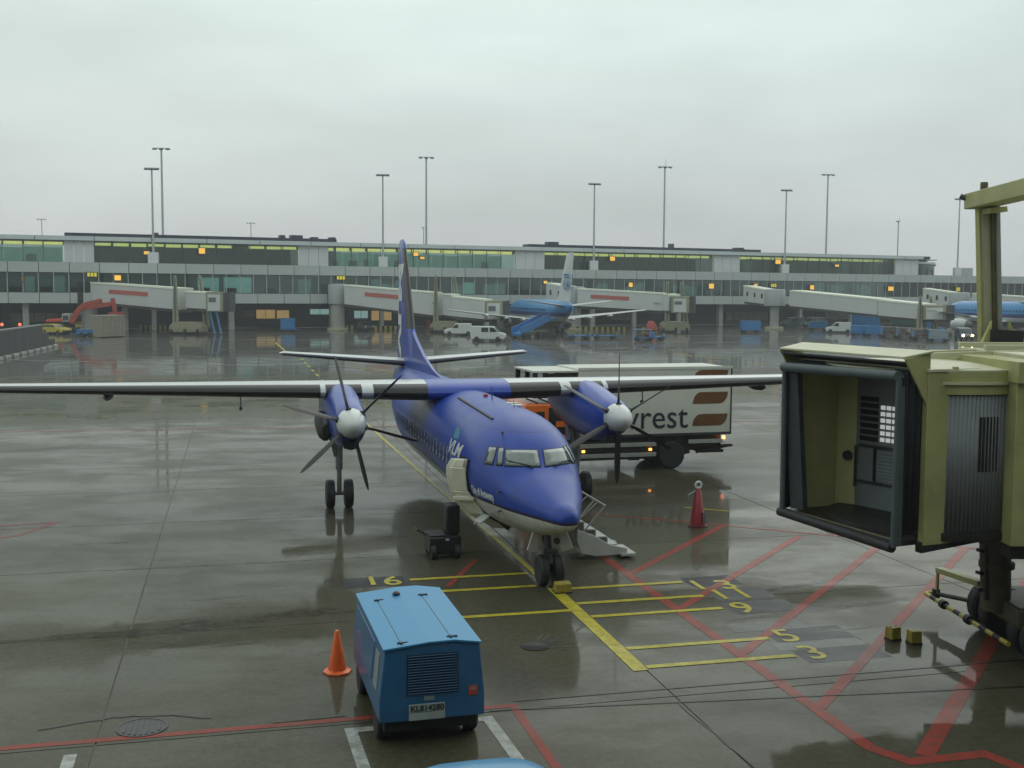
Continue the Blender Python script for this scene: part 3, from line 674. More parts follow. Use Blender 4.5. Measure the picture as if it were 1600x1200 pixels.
# ------------------------------------------------------------------ wheel chocks, cones
CHK = mat('chock_yellow', (0.30, 0.235, 0.03), 0.55, var=0.3, scale=9, bump=0.2)
def chock(label, p, rz, w_=.21, d_=.2, h_=.24, holes=True, group='yellow wheel chocks'):
    t = thing('wheel_chock', label, 'wheel chock', p, rz, group)
    b = MB(); b.loft([[Vector((a*w_/2*k, c*d_/2*k, z)) for a, c in ((-1,-1),(1,-1),(1,1),(-1,1))] for k, z in ((1.06, 0), (1.0, .05), (.94, h_))]); b.build('block', CHK, t, .012)
    if holes:
        for x in (-.055, .055):
            c = MB(); c.lathe([(.035, h_-.02), (.035, h_+.003), (.001, h_+.003)], (x, 0, 0), n=10); c.build('hole', BLACKRUB, t)
    c = MB(); c.span((-w_*.53, -d_*.54, 0), (w_*.53, d_*.54, .035)); c.build('rubber_foot', BLACKRUB, t, .005)
    return t
chock('yellow wheel chock with two dark holes in its top, left of the plain one', gp(1395, 999), YAW+.15)
chock('plain yellow wheel chock without visible holes, right one of the pair on open concrete', gp(1428, 1005), YAW-.1, holes=False)
ck = thing('wheel_chock', 'yellow wheel chock against the blue airliner nose wheel', 'wheel chock', stand(.10, -.62), YAW, 'yellow wheel chocks')
MB().loft([[Vector((a*.17, y, z)) for a, y, z in ((-1, -.13, 0), (1, -.13, 0), (1, .15, 0), (-1, .15, 0))], [Vector((a*.17, y, z)) for a, y, z in ((-1, -.13, .2), (1, -.13, .2), (1, .06, .23), (-1, .06, .23))]]).build('block', CHK, ck, .012)
MB().span((-.18, -.14, 0), (.18, .15, .03)).build('rubber_foot', BLACKRUB, ck)
ORG = mat('cone_orange', (0.80, 0.12, 0.012), 0.42, coat=0.3, var=0.08, scale=6)
t = thing('traffic_cone', 'bright orange traffic cone standing left of the blue power unit', 'traffic cone', gp(527, 1050), .3)
b = MB(); b.lathe([(.155, .03), (.15, .06), (.04, .68), (.028, .70), (.0, .70)], n=24); b.build('cone', ORG, t)
b = MB(); b.lathe([(.235, 0), (.235, .03), (.17, .045), (.15, .06)], n=8); b.build('base', ORG, t, .006)
REDC = mat('cover_red', (0.26, 0.012, 0.016), 0.42, coat=0.2, var=0.2, scale=5)
t = thing('extinguisher_trolley', 'tall dark red cone shaped cover with a white ring on top, near the truck', 'cone cover', gp(1090, 822), YAW)
b = MB(); b.lathe([(.225, .02), (.215, .06), (.085, .98), (.05, 1.02), (.0, 1.02)], n=10); b.build('cover', REDC, t)
b = MB(); b.lathe([(.27, 0), (.27, .03), (.22, .05)], n=10); b.build('base', mat('base_dark_red', (.10, .01, .012), .5), t)
rg = []
for i in range(16):
    a = 2*math.pi*i/16; c_, s_ = math.cos(a), math.sin(a)
    rg.append([Vector(((.085+.03*math.cos(q))*c_, .03*math.sin(q), 1.12 + (.085+.03*math.cos(q))*s_)) for q in [2*math.pi*k/8 for k in range(8)]])
rg.append(rg[0]); b = MB(); b.loft(rg, caps=(False, False)); b.build('ring', WHITE, t)
b = MB(); b.tube((0, 0, 1.0), (0, 0, 1.05), .03, n=8); b.build('neck', BLACKRUB, t)
b = MB(); b.add([(.05, -.215, .10), (.17, -.15, .10), (.135, -.13, .40), (.06, -.172, .40), (.05, -.245, .10), (.19, -.165, .10), (.15, -.145, .40), (.06, -.20, .40)], [(0,1,2,3), (7,6,5,4), (0,4,5,1), (1,5,6,2), (2,6,7,3), (3,7,4,0)]); b.build('label_plate', mat('label_grey', (.06, .07, .085), .5), t)
b = MB(); b.tube((-.06, .0, .97), (-.30, -.02, .86), .015, n=6).tube((-.30, -.02, .86), (-.28, -.02, .79), .015, n=6); b.build('towing_handle', GREYMETAL, t)
# ------------------------------------------------------------------ blue ground power unit (foreground)
GB = mat('unit_blue', (0.018, 0.118, 0.265), 0.4, coat=0.35, var=0.12, scale=2.5, bump=0.04)
gfront = Vector((-1.06, 14.95, 0)); gback = Vector((-1.81, 17.72, 0)); gc = (gfront+gback)/2; grz = math.atan2(-(gback-gfront).x, (gback-gfront).y)
gpu = thing('ground_power_unit', 'light blue wheeled ground power unit with louvred end and ridged roof', 'power unit', (gc.x, gc.y, 0), grz)
hl = (gback-gfront).length/2; Wb, Wt, zt, zr, zb = .73, .66, 1.42, 1.475, .40
b = MB()
def gsec(y, k=1.0, dz=0): return [Vector((-Wb*k, y, zb)), Vector((Wb*k, y, zb)), Vector((Wb*k*1.0, y, .72)), Vector((Wt*k, y, zt+dz)), Vector((.30*k, y, zr+dz)), Vector((-.05*k, y, zr+dz-.005)), Vector((-Wt*k, y, zt+dz-.015)), Vector((-Wb*k, y, .72))]
b.loft([gsec(-hl), gsec(hl)]); body = b.build('body', GB, gpu, .018); body.data.set_sharp_from_angle(angle=R(2))
b = MB(); b.prism([(-Wt-.02, -hl-.03, zt-.012), (-.05, -hl-.03, zr-.002), (.30, -hl-.03, zr+.003), (Wt+.02, -hl-.03, zt+.003), (Wt+.02, -hl-.03, zt+.028), (.30, -hl-.03, zr+.028), (-.05, -hl-.03, zr+.022), (-Wt-.02, -hl-.03, zt+.013)], (0, 2*hl+.06, 0)); rf_ = b.build('roof', mat('unit_roof_blue', (0.034, 0.25, 0.48), 0.42, coat=0.1, var=0.08, scale=1.6), body); rf_.data.set_sharp_from_angle(angle=R(2))
for x in (-.42, .27):
    z = zr + .024 if x > 0 else zt + .036
    b = MB(); b.span((x-.004, -hl+.12, z-.02), (x+.006, hl-.55, z+.006)); b.build('roof_seam', DARKMETAL, body)
    for y in (-hl+.12, hl-.55):
        b = MB(); b.span((x-.05, y-.010, z-.01), (x+.10, y+.010, z+.02)).span((x-.015, y-.055, z-.01), (x+.02, y+.02, z+.025)); b.build('hinge', DARKMETAL, body, .004)
b = MB(); b.lathe([(.06, 0), (.06, .03), (.03, .05), (0, .05)], (-.10, hl-.42, zr+.02), n=12); b.build('filler_cap', DARKMETAL, body)
gy = -hl
b = MB(); b.span((-.36, gy-.012, .76), (.36, gy+.05, 1.33)); fr = b.build('grille', mat('grille_dark_blue', (.010, .035, .075), .5), gpu, .006)
for k in range(15):
    z = .785 + k*.037
    b = MB(); b.bar((-.34, gy-.024, z), (.34, gy-.024, z), .03, .010, up=(0, .6, 1)); b.build('louvre_slat', mat('slat_blue', (.022, .10, .21), .45), fr)
b = MB(); b.span((-.33, gy-.02, .52), (.17, gy+.01, .63)); b.build('number_plate', mat('plate_grey', (.30, .34, .33), .5), gpu, .004)
lettering('plate_lettering', 'KL814280', .115, mat('black_lettering', (.015, .015, .018), .5), gpu, lambda x, y: Vector((-.31 + x*.98, gy-.024, .538 + y)), bold=.003)
b = MB(); b.span((-.33, gy-.02, .41), (.17, gy+.01, .512)); b.build('blank_plate', mat('plate_pale', (.33, .38, .37), .5), gpu, .004)
b = MB(); b.span((-.12, gy-.018, .68), (.02, gy+.01, .735)); b.build('small_label', mat('plate_grey2', (.22, .27, .27), .5), gpu)
b = MB(); b.span((.50, gy-.014, .70), (.63, gy+.01, .83)); b.build('orange_sticker', mat('sticker_orange', (.42, .07, .04), .5), gpu)
lettering('sticker_number', '112', .06, LETTER, gpu, lambda x, y: Vector((.512 + x, gy-.018, .775 + y)))
b = MB(); sx_ = lambda z: -Wb + (Wb-Wt)*(z-.72)/.70; b.prism([(sx_(.76)-.008, gy+.30, .76), (sx_(.76)-.008, gy+.62, .76), (sx_(1.26)-.008, gy+.62, 1.26), (sx_(1.26)-.008, gy+.30, 1.26)], (.02, 0, 0)); b.build('side_notice', mat('notice_grey', (.26, .30, .30), .5), gpu)
b = MB(); b.prism([(sx_(.76)-.010, gy+.8, .76), (sx_(.76)-.010, hl-.15, .76), (sx_(1.30)-.010, hl-.15, 1.30), (sx_(1.30)-.010, gy+.8, 1.30)], (.03, 0, 0)); b.build('side_door', GB, gpu, .01)
b = MB(); b.span((-Wb+.08, -hl+.12, .22), (Wb-.08, hl-.06, zb+.01)); b.build('chassis', mat('chassis_black', (.014, .014, .016), .55), gpu, .01)
gw = wheel_mesh(.27, .17)
for x in (-Wb+.10, Wb-.10):
    for y in (-hl+.55, hl-.5): put('wheel', gw, gpu, (x, y, .27))
b = MB(); b.bar((-.25, hl, .34), (0, hl+.9, .30), .05, .05).bar((.25, hl, .34), (0, hl+.9, .30), .05, .05).tube((0, hl+.86, .30), (0, hl+1.02, .30), .05, n=8); b.build('drawbar', DARKMETAL, gpu)
# ------------------------------------------------------------------ blue tractor just under the camera
TB = mat('tractor_blue', (.05, .25, .46), .35, coat=.4, var=.06)
tp = thing('baggage_tractor', 'light blue tractor with rounded roof just entering the bottom edge of view', 'tractor', (.05, 9.4, -.04), YAW)
b = MB(); rg = []
for y, k, z in ((2.12, .80, .55), (2.2, .84, .8), (2.15, .86, 1.0), (1.2, .88, 1.08)): rg.append([Vector((x*k, y, zz)) for x, zz in ((-.75, .35), (.75, .35), (.75, z-.06), (.60, z), (-.60, z), (-.75, z-.06))])
b.loft(rg); b.span((-.68, -1.5, .35), (.68, 1.22, .95)); b.build('body', TB, tp, .03)
b = MB(); rg = []
for z, k in ((1.44, 1.0), (1.50, .99), (1.545, .92), (1.565, .7)):
    rg.append([Vector((.74*k*math.copysign(abs(math.cos(t_))**.5, math.cos(t_)), .35 + 1.45*k*math.copysign(abs(math.sin(t_))**.5, math.sin(t_)), z)) for t_ in [2*math.pi*i/28 for i in range(28)]])
b.loft(rg); b.build('roof', TB, tp)
for x in (-.64, .64):
    for y in (-.9, 1.55): MB().bar((x, y, .9), (x*.97, y*.97, 1.46), .05, .05).build('roof_post', DARKMETAL, tp)
MB().span((-.6, .1, .95), (.6, .55, 1.0)).build('seat', BLACKRUB, tp, .02)
MB().span((-.55, 1.5, .98), (.55, 1.54, 1.42)).build('windscreen', DARKGLASS, tp)
for x in (-.62, .62):
    for y in (-1.0, 1.6): put('wheel', gw, tp, (x, y, .27))
# ------------------------------------------------------------------ dark service cart under the open door
SCB = mat('cart_black', (.012, .012, .013), .42, var=.3)
sc = thing('service_cart', 'low black wheeled cart with a tall dark cabinet below the open cream door', 'cart', gp(694, 872), YAW)
b = MB(); b.span((-.36, -.1, .12), (.40, .75, .52)); b.build('body', SCB, sc, .03)
b = MB(); b.span((.08, .18, .52), (.42, .62, 1.22)); b.build('cabinet', SCB, sc, .05)
b = MB(); b.span((-.34, -.06, .52), (.05, .6, .56)); b.build('lid', SCB, sc, .01)
b = MB(); b.span((.02, -.112, .44), (.10, -.09, .48)); b.build('reflector', WHITE, sc)
b = MB(); b.tube((-.36, .3, .5), (-.62, .3, .66), .02, n=6).tube((-.62, .1, .66), (-.62, .5, .66), .02, n=6); b.build('handle', SCB, sc)
cw = wheel_mesh(.17, .11)
for x in (-.27, .30): 
    for y in (-.06, .68): put('wheel', cw, sc, (x, y, .17))
# ------------------------------------------------------------------ catering truck behind the port engine
TRZ = R(15.5); TO = Vector((5.72, 39.63, 0)) ; tu = Vector((math.cos(TRZ), math.sin(TRZ), 0))
truck = thing('catering_truck', 'catering truck with orange cab and raised white box lettered in black', 'truck', TO, TRZ)
BW = mat('box_white', (.60, .60, .53), .5, var=.06, scale=1.2); BR = mat('leaf_brown', (.15, .06, .018), .5, var=.06); CHB = mat('truck_chassis', (.015, .015, .017), .5, var=.3); STP = mat('guard_grey', (.36, .37, .34), .5)
xl, xr, z0, z1, dep = -3.55, 2.26, 1.26, 3.62, 2.45
b = MB(); b.span((xl, 0, z0), (xr, dep, z1)); box = b.build('cargo_box', BW, truck, .02)
for z in (z0-.01, z1-.0): MB().span((xl-.01, -.025, z-.05), (xr+.02, .02, z+.04)).build('box_edge_rail', mat('rail_dark', (.04, .04, .045), .5) if z < 2 else BW, box)
MB().span((xr-.03, -.02, z0), (xr+.02, .03, z1)).build('corner_post', mat('rail_dark', (.04, .04, .045), .5), box)
lettering('box_lettering', 'vrest', 1.22, mat('navy_lettering', (.025, .028, .055), .5), box, lambda x, y: Vector((-1.80 + x*.96, -.012, 1.48 + y)), bold=.004)
for zc_, in ((3.32,), (2.53,), (1.74,)):
    P = []
    for t_ in range(9): a = math.pi/2*t_/8; P.append((.62+ .42*math.sin(a)-.62+.0 - .0, 0))
    w1, h1, r_ = 1.36, .42, .36
    poly = [(0, 0)] + [(r_*.9*(1-math.cos(a)) + .0, h1*math.sin(a)) for a in [math.pi/2*k/7 for k in range(1, 8)]] + [(w1, h1)] + [(w1 - r_*.9*(1-math.cos(a)), h1 - h1*math.sin(a)) for a in [math.pi/2*k/7 for k in range(1, 8)]]
    b = MB(); b.prism([(xr-1.5+x, -.012, zc_-.21+y) for x, y in poly], (0, .02, 0)); b.build('brown_leaf_emblem', BR, box)
b = MB(); b.span((-5.6, .25, .62), (2.0, 2.2, 1.16)); b.span((-1.6, .1, .35), (-1.2, 2.3, .7)); b.build('chassis', CHB, truck, .01)
for z in (.92, .56):
    b = MB(); b.span((-3.85, -.02, z-.07), (-.62, .03, z+.07)); b.build('side_guard_rail', STP, truck, .008)
b = MB(); b.span((.62, -.02, .90), (1.95, .03, 1.04)); b.build('side_guard_rail', STP, truck, .008)
b = MB(); b.span((-3.9, .03, .40), (-.7, .25, 1.05)); b.build('side_skirt', CHB, truck, .01)
b = MB(); b.span((1.2, .2, .52), (2.1, 2.2, .62)).bar((1.0, .2, .55), (2.3, .1, .78), .06, .08).bar((1.0, 2.2, .55), (2.3, 2.3, .78), .06, .08).span((1.9, 0, .74), (2.35, 2.4, .84)); b.build('tail_lift', CHB, truck, .008)
AMB = mat('amber_lamp', (.6, .2, .03), .3, emit=(1.0, .36, .06), es=4.0); REDL = mat('red_lamp', (.6, .1, .05), .3, emit=(1.0, .22, .08), es=5.0)
for x in (-3.35, -.85): MB().span((x-.05, -.045, .70), (x+.05, .0, .78)).build('marker_lamp', AMB, truck)
MB().span((1.99, .0, 1.02), (2.06, .14, 1.14)).build('tail_lamp', REDL, truck)
tw = wheel_mesh(.50, .32, 'wheel', .6)
for x in (0, -4.75):
    for y in (.17, 2.25): put('wheel', tw, truck, (x, y, .50), R(90))
put('wheel', tw, truck, (-.0, .55, .50), R(90)); put('wheel', tw, truck, (0, 1.88, .50), R(90))
b = MB(); 
for k in range(8): a0, a1 = math.pi*k/8, math.pi*(k+1)/8; b.bar((.58*math.cos(a0), .17, .5+.58*math.sin(a0)), (.58*math.cos(a1), .17, .5+.58*math.sin(a1)), .36, .02, up=(0, 1, 0))
b.build('mudguard', CHB, truck)
OC = mat('cab_orange', (.85, .17, .02), .35, coat=.4, var=.06)
b = MB(); b.prism([(-5.85, .05, .55), (-3.62, .05, .55), (-3.62, .05, 2.42), (-5.45, .05, 2.42), (-5.83, .05, 1.55)], (0, 2.3, 0)); cab = b.build('cab', OC, truck, .05)
b = MB(); b.prism([(-5.05, .035, 1.5), (-4.75, .035, 1.5), (-4.75, .035, 2.16), (-5.05, .035, 2.16)], (0, .03, 0)); b.build('side_window', DARKGLASS, cab)
b = MB(); b.prism([(-4.6, .03, .75), (-3.68, .03, .75), (-3.68, .03, 2.3), (-4.6, .03, 2.3)], (0, .03, 0)); b.build('ladder_recess', CHB, cab)
for z in (1.15, 1.62): MB().span((-4.35, -.01, z), (-3.98, .03, z+.2)).build('orange_step', OC, cab)
lettering('fleet_number', '139', .34, LETTER, cab, lambda x, y: Vector((-3.78 + x, -.02, 1.50 + y)))
MB().prism([(-5.86, .3, 1.6), (-5.50, .3, 2.3), (-5.47, .3, 2.3), (-5.83, .3, 1.6)], (0, 1.8, 0)).build('windscreen', DARKGLASS, cab)
PB = mat('platform_maroon', (.09, .045, .035), .5, var=.2)
b = MB(); b.span((-5.15, .1, 2.62), (xl, dep-.1, 2.72)); pl_ = b.build('front_platform', CHB, truck)
for x in (-5.08, -4.72, -3.62): 
    for y in (.12, dep-.15): MB().span((x-.08, y-.05, 2.72), (x+.08, y+.05, 3.50)).build('platform_post', CHB, pl_)
MB().span((-4.6, .16, 2.74), (-3.7, .22, 3.46)).build('folding_panel', PB, pl_, .01); MB().span((-4.66, .12, 3.30), (-3.65, .26, 3.36)).build('panel_rail', CHB, pl_)
MB().span((-5.18, .0, 3.50), (xl, dep, 3.57)).build('platform_roof', BW, pl_, .01)
b = MB()
for k in range(4): b.bar((-5.4+.45*k, .15, 2.62), (-4.95+.45*k, .15, 2.44), .05, .05)
b.build('platform_bracing', CHB, pl_)
# scissor lift under the box
b = MB()
for y in (.5, 1.95): b.bar((-3.6, y, 1.1), (-.4, y, 1.22), .1, .1).bar((-3.6, y, 1.22), (-.4, y, 1.1), .1, .1)
b.build('scissor_lift', DARKMETAL, truck)
# ------------------------------------------------------------------ the near passenger bridge
JY = mat('bridge_cream', (.38, .37, .155), .5, var=.2, scale=1.6, bump=.05); JF = mat('bellows_fabric', (.030, .036, .040), .6, var=.3, scale=5, bump=.2)
JR = mat('bumper_roll', (.075, .098, .10), .5, var=.2); JG = mat('shutter_grey', (.18, .195, .20), .45, var=.12); JT = mat('roof_cream', (.52, .51, .34), .45, var=.12, scale=2)
JD = mat('bridge_dark', (.020, .019, .017), .55, var=.3); JL = mat('column_olive', (.085, .075, .038), .55, var=.3, scale=4); JI = mat('inner_cream', (.50, .48, .20), .55, var=.1)
C0 = Vector((5.535, 18.865, 0)); JRZ = math.atan2(.397, .918)
jb = thing('passenger_bridge', 'cream passenger bridge with open dark bellows mouth at the right edge', 'jet bridge', C0, JRZ)
JINV = Matrix.Rotation(-JRZ, 4, 'Z') @ Matrix.Translation(-C0)
def J(x, y, z): return JINV @ Vector((x, y, z))          # world -> bridge frame
# hood over the mouth
b = MB(); b.prism([(-.04, 1.62, 5.235), (-.04, -1.52, 5.235), (.47, -1.62, 5.33), (.47, 1.62, 5.33)], (0, 0, .035)); hood = b.build('hood', JT, jb, .008)
for y in (1.60, -1.56):
    b = MB(); b.prism([(-.04, y, 5.235), (.47, y, 5.33), (.47, y, 4.42)], (0, .04, 0)); b.build('hood_cheek', JY, hood, .004)
b = MB(); b.prism([(-.03, -1.5, 5.20), (-.03, 1.6, 5.20), (.40, 1.6, 5.10), (.40, -1.5, 5.10)], (0, 0, -.03)); b.build('hood_lining', JF, hood)
# bellows: pleats from the cab front to the bumper roll
def Uframe(x, g, zb): return [(x, 1.40+g, zb), (x, 1.40+g, 4.98+g), (x, -1.40-g, 4.98+g), (x, -1.40-g, zb)]
rings = []
for k in range(9):
    t = k/8; x = -.05 + .50*t; g = (.03 if k % 2 else -.02) + .05*t
    rings.append([Vector(p) for p in Uframe(x, g, 2.34 + .16*t)])
b = MB(); b.loft(rings, caps=(False, False), closed=False); be = b.build('bellows', JF, jb); sd_ = be.modifiers.new('depth', 'SOLIDIFY'); sd_.thickness = .03
def tubepath(P, r, n=12):
    b = MB()
    for i in range(len(P)-1): b.tube(P[i], P[i+1], r, n=n)
    return b
for P in ([(-.08, 1.38, 2.30), (-.08, 1.40, 4.9)], [(-.10, 1.42, 4.93), (-.10, -1.48, 4.97)], [(-.08, -1.48, 4.9), (-.08, -1.47, 2.25)]):
    tubepath(P, .085 if P[0][2] == 4.93 else .05).build('bumper_roll', JR, be)
b = MB(); b.bar((.02, 1.30, 4.9), (.06, 1.08, 2.4), .10, .36, up=(0, 1, 0)); b.build('hanging_flap', JF, be)
b = MB(); b.bar((.0, -1.46, 4.8), (.03, -1.46, 2.28), .10, .03, up=(0, 1, 0)); b.build('hanging_flap', JR, be)
# floor and front bumper
b = MB(); b.span((-.04, -1.42, 2.24), (2.6, 1.42, 2.34)); b.build('cab_floor', mat('floor_rubber', (.020, .017, .014), .5, var=.3, scale=12), jb, .008)
b = MB(); b.tube((-.08, -1.45, 2.24), (-.08, 1.45, 2.30), .085, n=12); b.build('floor_bumper', BLACKRUB, jb)
MB().span((-.02, -1.40, 2.345), (.015, 1.40, 2.36)).build('floor_edge_strip', mat('edge_strip', (.28, .25, .16), .4, .4), jb)
# cab side frames
for y0, y1 in ((-1.58, -1.46), (1.46, 1.58)):
    b = MB(); b.span((.42, y0, 2.25), (1.22, y1, 5.02)); b.build('side_frame', JY, jb, .012)
b = MB(); b.bar((.40, -1.5, 2.22), (1.6, -1.5, 2.30), .14, .18); b.build('sill_beam', JD, jb, .01)
# inside
MB().span((.30, 1.38, 2.34), (1.15, 1.45, 4.95)).build('inner_wall', JI, jb)
b = MB(); b.bar((1.12, 1.38, 3.65), (1.30, 1.05, 3.65), .05, 2.6); b.build('inner_wall', JI, jb)
MB().span((.02, -1.4, 4.93), (2.6, 1.42, 4.98)).build('ceiling', JI, jb)
b = MB(); b.bar((1.30, 1.07, 3.64), (1.70, -1.40, 3.64), .06, 2.6); dw = b.build('roller_door', JG, jb)
a0, a1 = Vector((1.30, 1.07, 0)), Vector((1.70, -1.40, 0)); dn = Vector((-(a1-a0).y, (a1-a0).x, 0)).normalized()
if dn.x > 0: dn = -dn
def D(s, z, o=.035): p = a0.lerp(a1, s) + dn*o; return Vector((p.x, p.y, z))
for k in range(7):
    z = 3.62 + .12*k; MB().bar(D(.045, z+.03, .04), D(.20, z+.03, .04), .02, .085).build('louvre_pane', mat('louvre_dark', (.012, .012, .013), .3), dw)
SKYG = mat('skyglow_grid_pane', (.5, .52, .5), .4, emit=(.80, .86, .84), es=.42)  # panes glow in place of sky seen through the door grid
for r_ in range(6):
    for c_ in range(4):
        s0 = .225 + .05*c_; z = 3.66 + .115*r_; MB().bar(D(s0, z, .04), D(s0+.034, z, .04), .02, .07).build('grid_pane', SKYG, dw)
MB().bar(D(.04, 3.52, .05), D(.72, 3.52, .05), .04, .05).build('push_rail', DARKMETAL, dw); MB().bar(D(.02, 2.86, .05), D(.72, 2.86, .05), .04, .04).build('push_rail', DARKMETAL, dw)
for k in range(9): MB().bar(D(.20, 2.93+.062*k, .04), D(.72, 2.93+.062*k, .04), .015, .03).build('door_slat', mat('slat_grey', (.23, .26, .27), .45), dw)
MB().bar(D(.185, 2.9, .06), D(.185, 3.5, .06), .03, .04, up=(1, 0, 0)).build('door_handle', DARKMETAL, dw)
b = MB(); b.tube((1.24, 1.20, 3.30), (1.16, 1.15, 3.30), .09, n=14); b.build('control_knob', BLACKRUB, jb)
b = MB(); b.tube((1.22, 1.00, 2.75), (1.22, 1.00, 3.5), .02, n=8); b.build('grab_rail', DARKMETAL, jb)
# rotunda with corrugated shutter
RC = Vector((7.2, 19.4, 0)); RR_ = 1.66
def rot(th, r, z): return J(RC.x + r*math.sin(th), RC.y - r*math.cos(th), z)
n = 88; A0, A1 = R(-24), R(27); inn = []; 
rg = [[], []]
for i in range(n+1):
    th = A0 + (A1-A0)*i/n; r_ = RR_ + (.012 if (i // 2) % 2 else -.004)
    rg[0].append(rot(th, r_, 2.42)); rg[1].append(rot(th, r_, 4.66))
b = MB(); b.loft(rg, caps=(False, False), closed=False); shu = b.build('curved_shutter', JG, jb); sd_ = shu.modifiers.new('depth', 'SOLIDIFY'); sd_.thickness = .03
for k in range(6):
    th = R(9.3 + 2.05*k); p, q = rot(th, RR_+.006, 3.42), rot(th, RR_+.006, 4.30); MB().bar(p, q, .03, .028, up=tuple(dn)).build('vent_slot', BLACKRUB, shu)
def arc(r0, r1, z0, z1, t0, t1, name, m, n=24, bev=0):
    b = MB(); rg = []
    for i in range(n+1):
        th = t0 + (t1-t0)*i/n; rg.append([rot(th, r0, z0), rot(th, r1, z0), rot(th, r1, z1), rot(th, r0, z1)])
    b.loft(rg); return b.build(name, m, jb, bev)
arc(RR_-.1, RR_+.035, 4.66, 4.82, R(-24), R(30), 'shutter_header', JY)
arc(RR_-.1, RR_+.085, 4.82, 4.86, R(-24), R(30), 'drip_ledge', JT)
arc(RR_-.1, RR_+.045, 4.86, 5.02, R(-24), R(30), 'roof_fascia', JY)
arc(RR_-.1, RR_+.04, 2.30, 2.43, R(-24), R(30), 'shutter_sill', JD)
b = MB(); b.lathe([(RR_+.05, 5.02), (RR_+.05, 5.05), (0.01, 5.12)], n=40); b.build('rotunda_roof', JT, jb, loc=J(RC.x, RC.y, 0))
b = MB(); b.prism([(.40, -1.6, 5.02), (1.5, -1.6, 5.02), (1.5, 1.6, 5.02), (.40, 1.6, 5.02)], (0, 0, .05)); b.build('cab_roof', JT, jb, .008)
b = MB(); b.tube(J(7.05, 17.80, 5.02), J(7.05, 17.80, 5.10), .05, n=8); b.build('roof_lug', JY, jb)
for w0, w1 in (((7.3, 20.6), (9.0, 20.3)), ((7.2, 19.9), (9.0, 19.6))):
    p, q = J(w0[0], w0[1], 5.15), J(w1[0], w1[1], 5.24); MB().bar(p, q, .10, .10).build('roof_rail', JT, jb)
b = MB(); b.lathe([(RR_-.05, 2.26), (RR_-.05, 2.40), (0.01, 2.40)], n=32); b.build('rotunda_floor', JD, jb, loc=J(RC.x, RC.y, 0))
# tunnel running to the terminal on the right
def Wbox(x0, y0, z0, x1, y1, z1, name, m, bev=.01, par=jb):
    b = MB(); b.box((0, 0, 0), (abs(x1-x0), abs(y1-y0), abs(z1-z0)), rz=-JRZ); return b.build(name, m, par, bev, loc=J((x0+x1)/2, (y0+y1)/2, (z0+z1)/2))
Wbox(7.93, 17.55, 2.26, 8.32, 17.95, 5.12, 'portal_post', JY); Wbox(7.93, 20.85, 2.26, 8.32, 21.25, 5.12, 'portal_post', JY)
Wbox(7.90, 17.45, 4.86, 8.40, 21.3, 5.20, 'portal_header', JY)
tun = Wbox(8.42, 17.7, 2.30, 15.5, 21.1, 5.15, 'tunnel', JY)
Wbox(8.42, 17.62, 5.16, 15.5, 21.2, 5.26, 'tunnel_roof', JT)
for y in (17.75, 21.05, 19.9): Wbox(8.38, y-.05, 5.27, 15.5, y+.05, 5.36, 'roof_kerb', JT)
for k in range(6): Wbox(8.9+1.1*k, 17.66, 2.6, 8.96+1.1*k, 17.695, 5.0, 'tunnel_rib', JY, .004)
Wbox(8.0, 17.7, 2.02, 15.5, 21.1, 2.25, 'floor_frame', JD)
# lifting portal: legs outside the tunnel, head beam across
def leg(x0, x1, y, s):
    for o, wd, dp, m in ((-.17, .08, .10, JY), (-.085, .08, .10, mat('leg_grey', (.30, .29, .20), .5)), (.0, .09, .05, mat('leg_dark_olive', (.13, .12, .08), .5)), (.085, .08, .10, JL), (.17, .09, .12, mat('leg_blue_grey', (.20, .22, .20), .5))):  # rails differ in tone; the middle one is dark olive
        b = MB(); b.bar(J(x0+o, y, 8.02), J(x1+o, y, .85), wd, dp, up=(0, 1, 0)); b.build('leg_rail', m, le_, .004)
le_ = None
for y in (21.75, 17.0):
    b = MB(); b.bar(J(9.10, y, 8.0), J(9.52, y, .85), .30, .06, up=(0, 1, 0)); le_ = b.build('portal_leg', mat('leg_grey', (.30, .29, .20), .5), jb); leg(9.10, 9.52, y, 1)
b = MB(); b.bar(J(8.98, 22.05, 8.05), J(8.98, 16.6, 8.16), .42, .30); hbm = b.build('head_beam', JY, jb, .015)
b = MB(); b.bar(J(8.98, 21.55, 7.83), J(9.30, 21.55, 7.86), .5, .10); b.build('beam_bracket', JY, hbm)
b = MB(); b.tube(J(9.05, 21.8, 8.2), J(9.05, 21.8, 8.40), .07, n=8); b.build('beam_lamp', JL, hbm)
b = MB(); b.tube(J(8.8, 22.0, 8.1), J(8.7, 22.05, 8.16), .05, n=8); b.build('beam_pin', DARKMETAL, hbm)
for sx in (-.28, .28):
    b = MB(); b.prism([J(9.35+sx*.6, 21.5, 5.27), J(9.35+sx*1.3, 21.5, 5.27), J(9.35+sx*.6, 21.5, 5.75)], J(0, .1, 0) - J(0, 0, 0)); b.build('leg_gusset', JY, jb)
b = MB(); b.bar(J(9.15, 21.55, 5.45), J(9.75, 21.55, 5.42), .3, .28); b.build('cable_sleeve', BLACKRUB, jb)
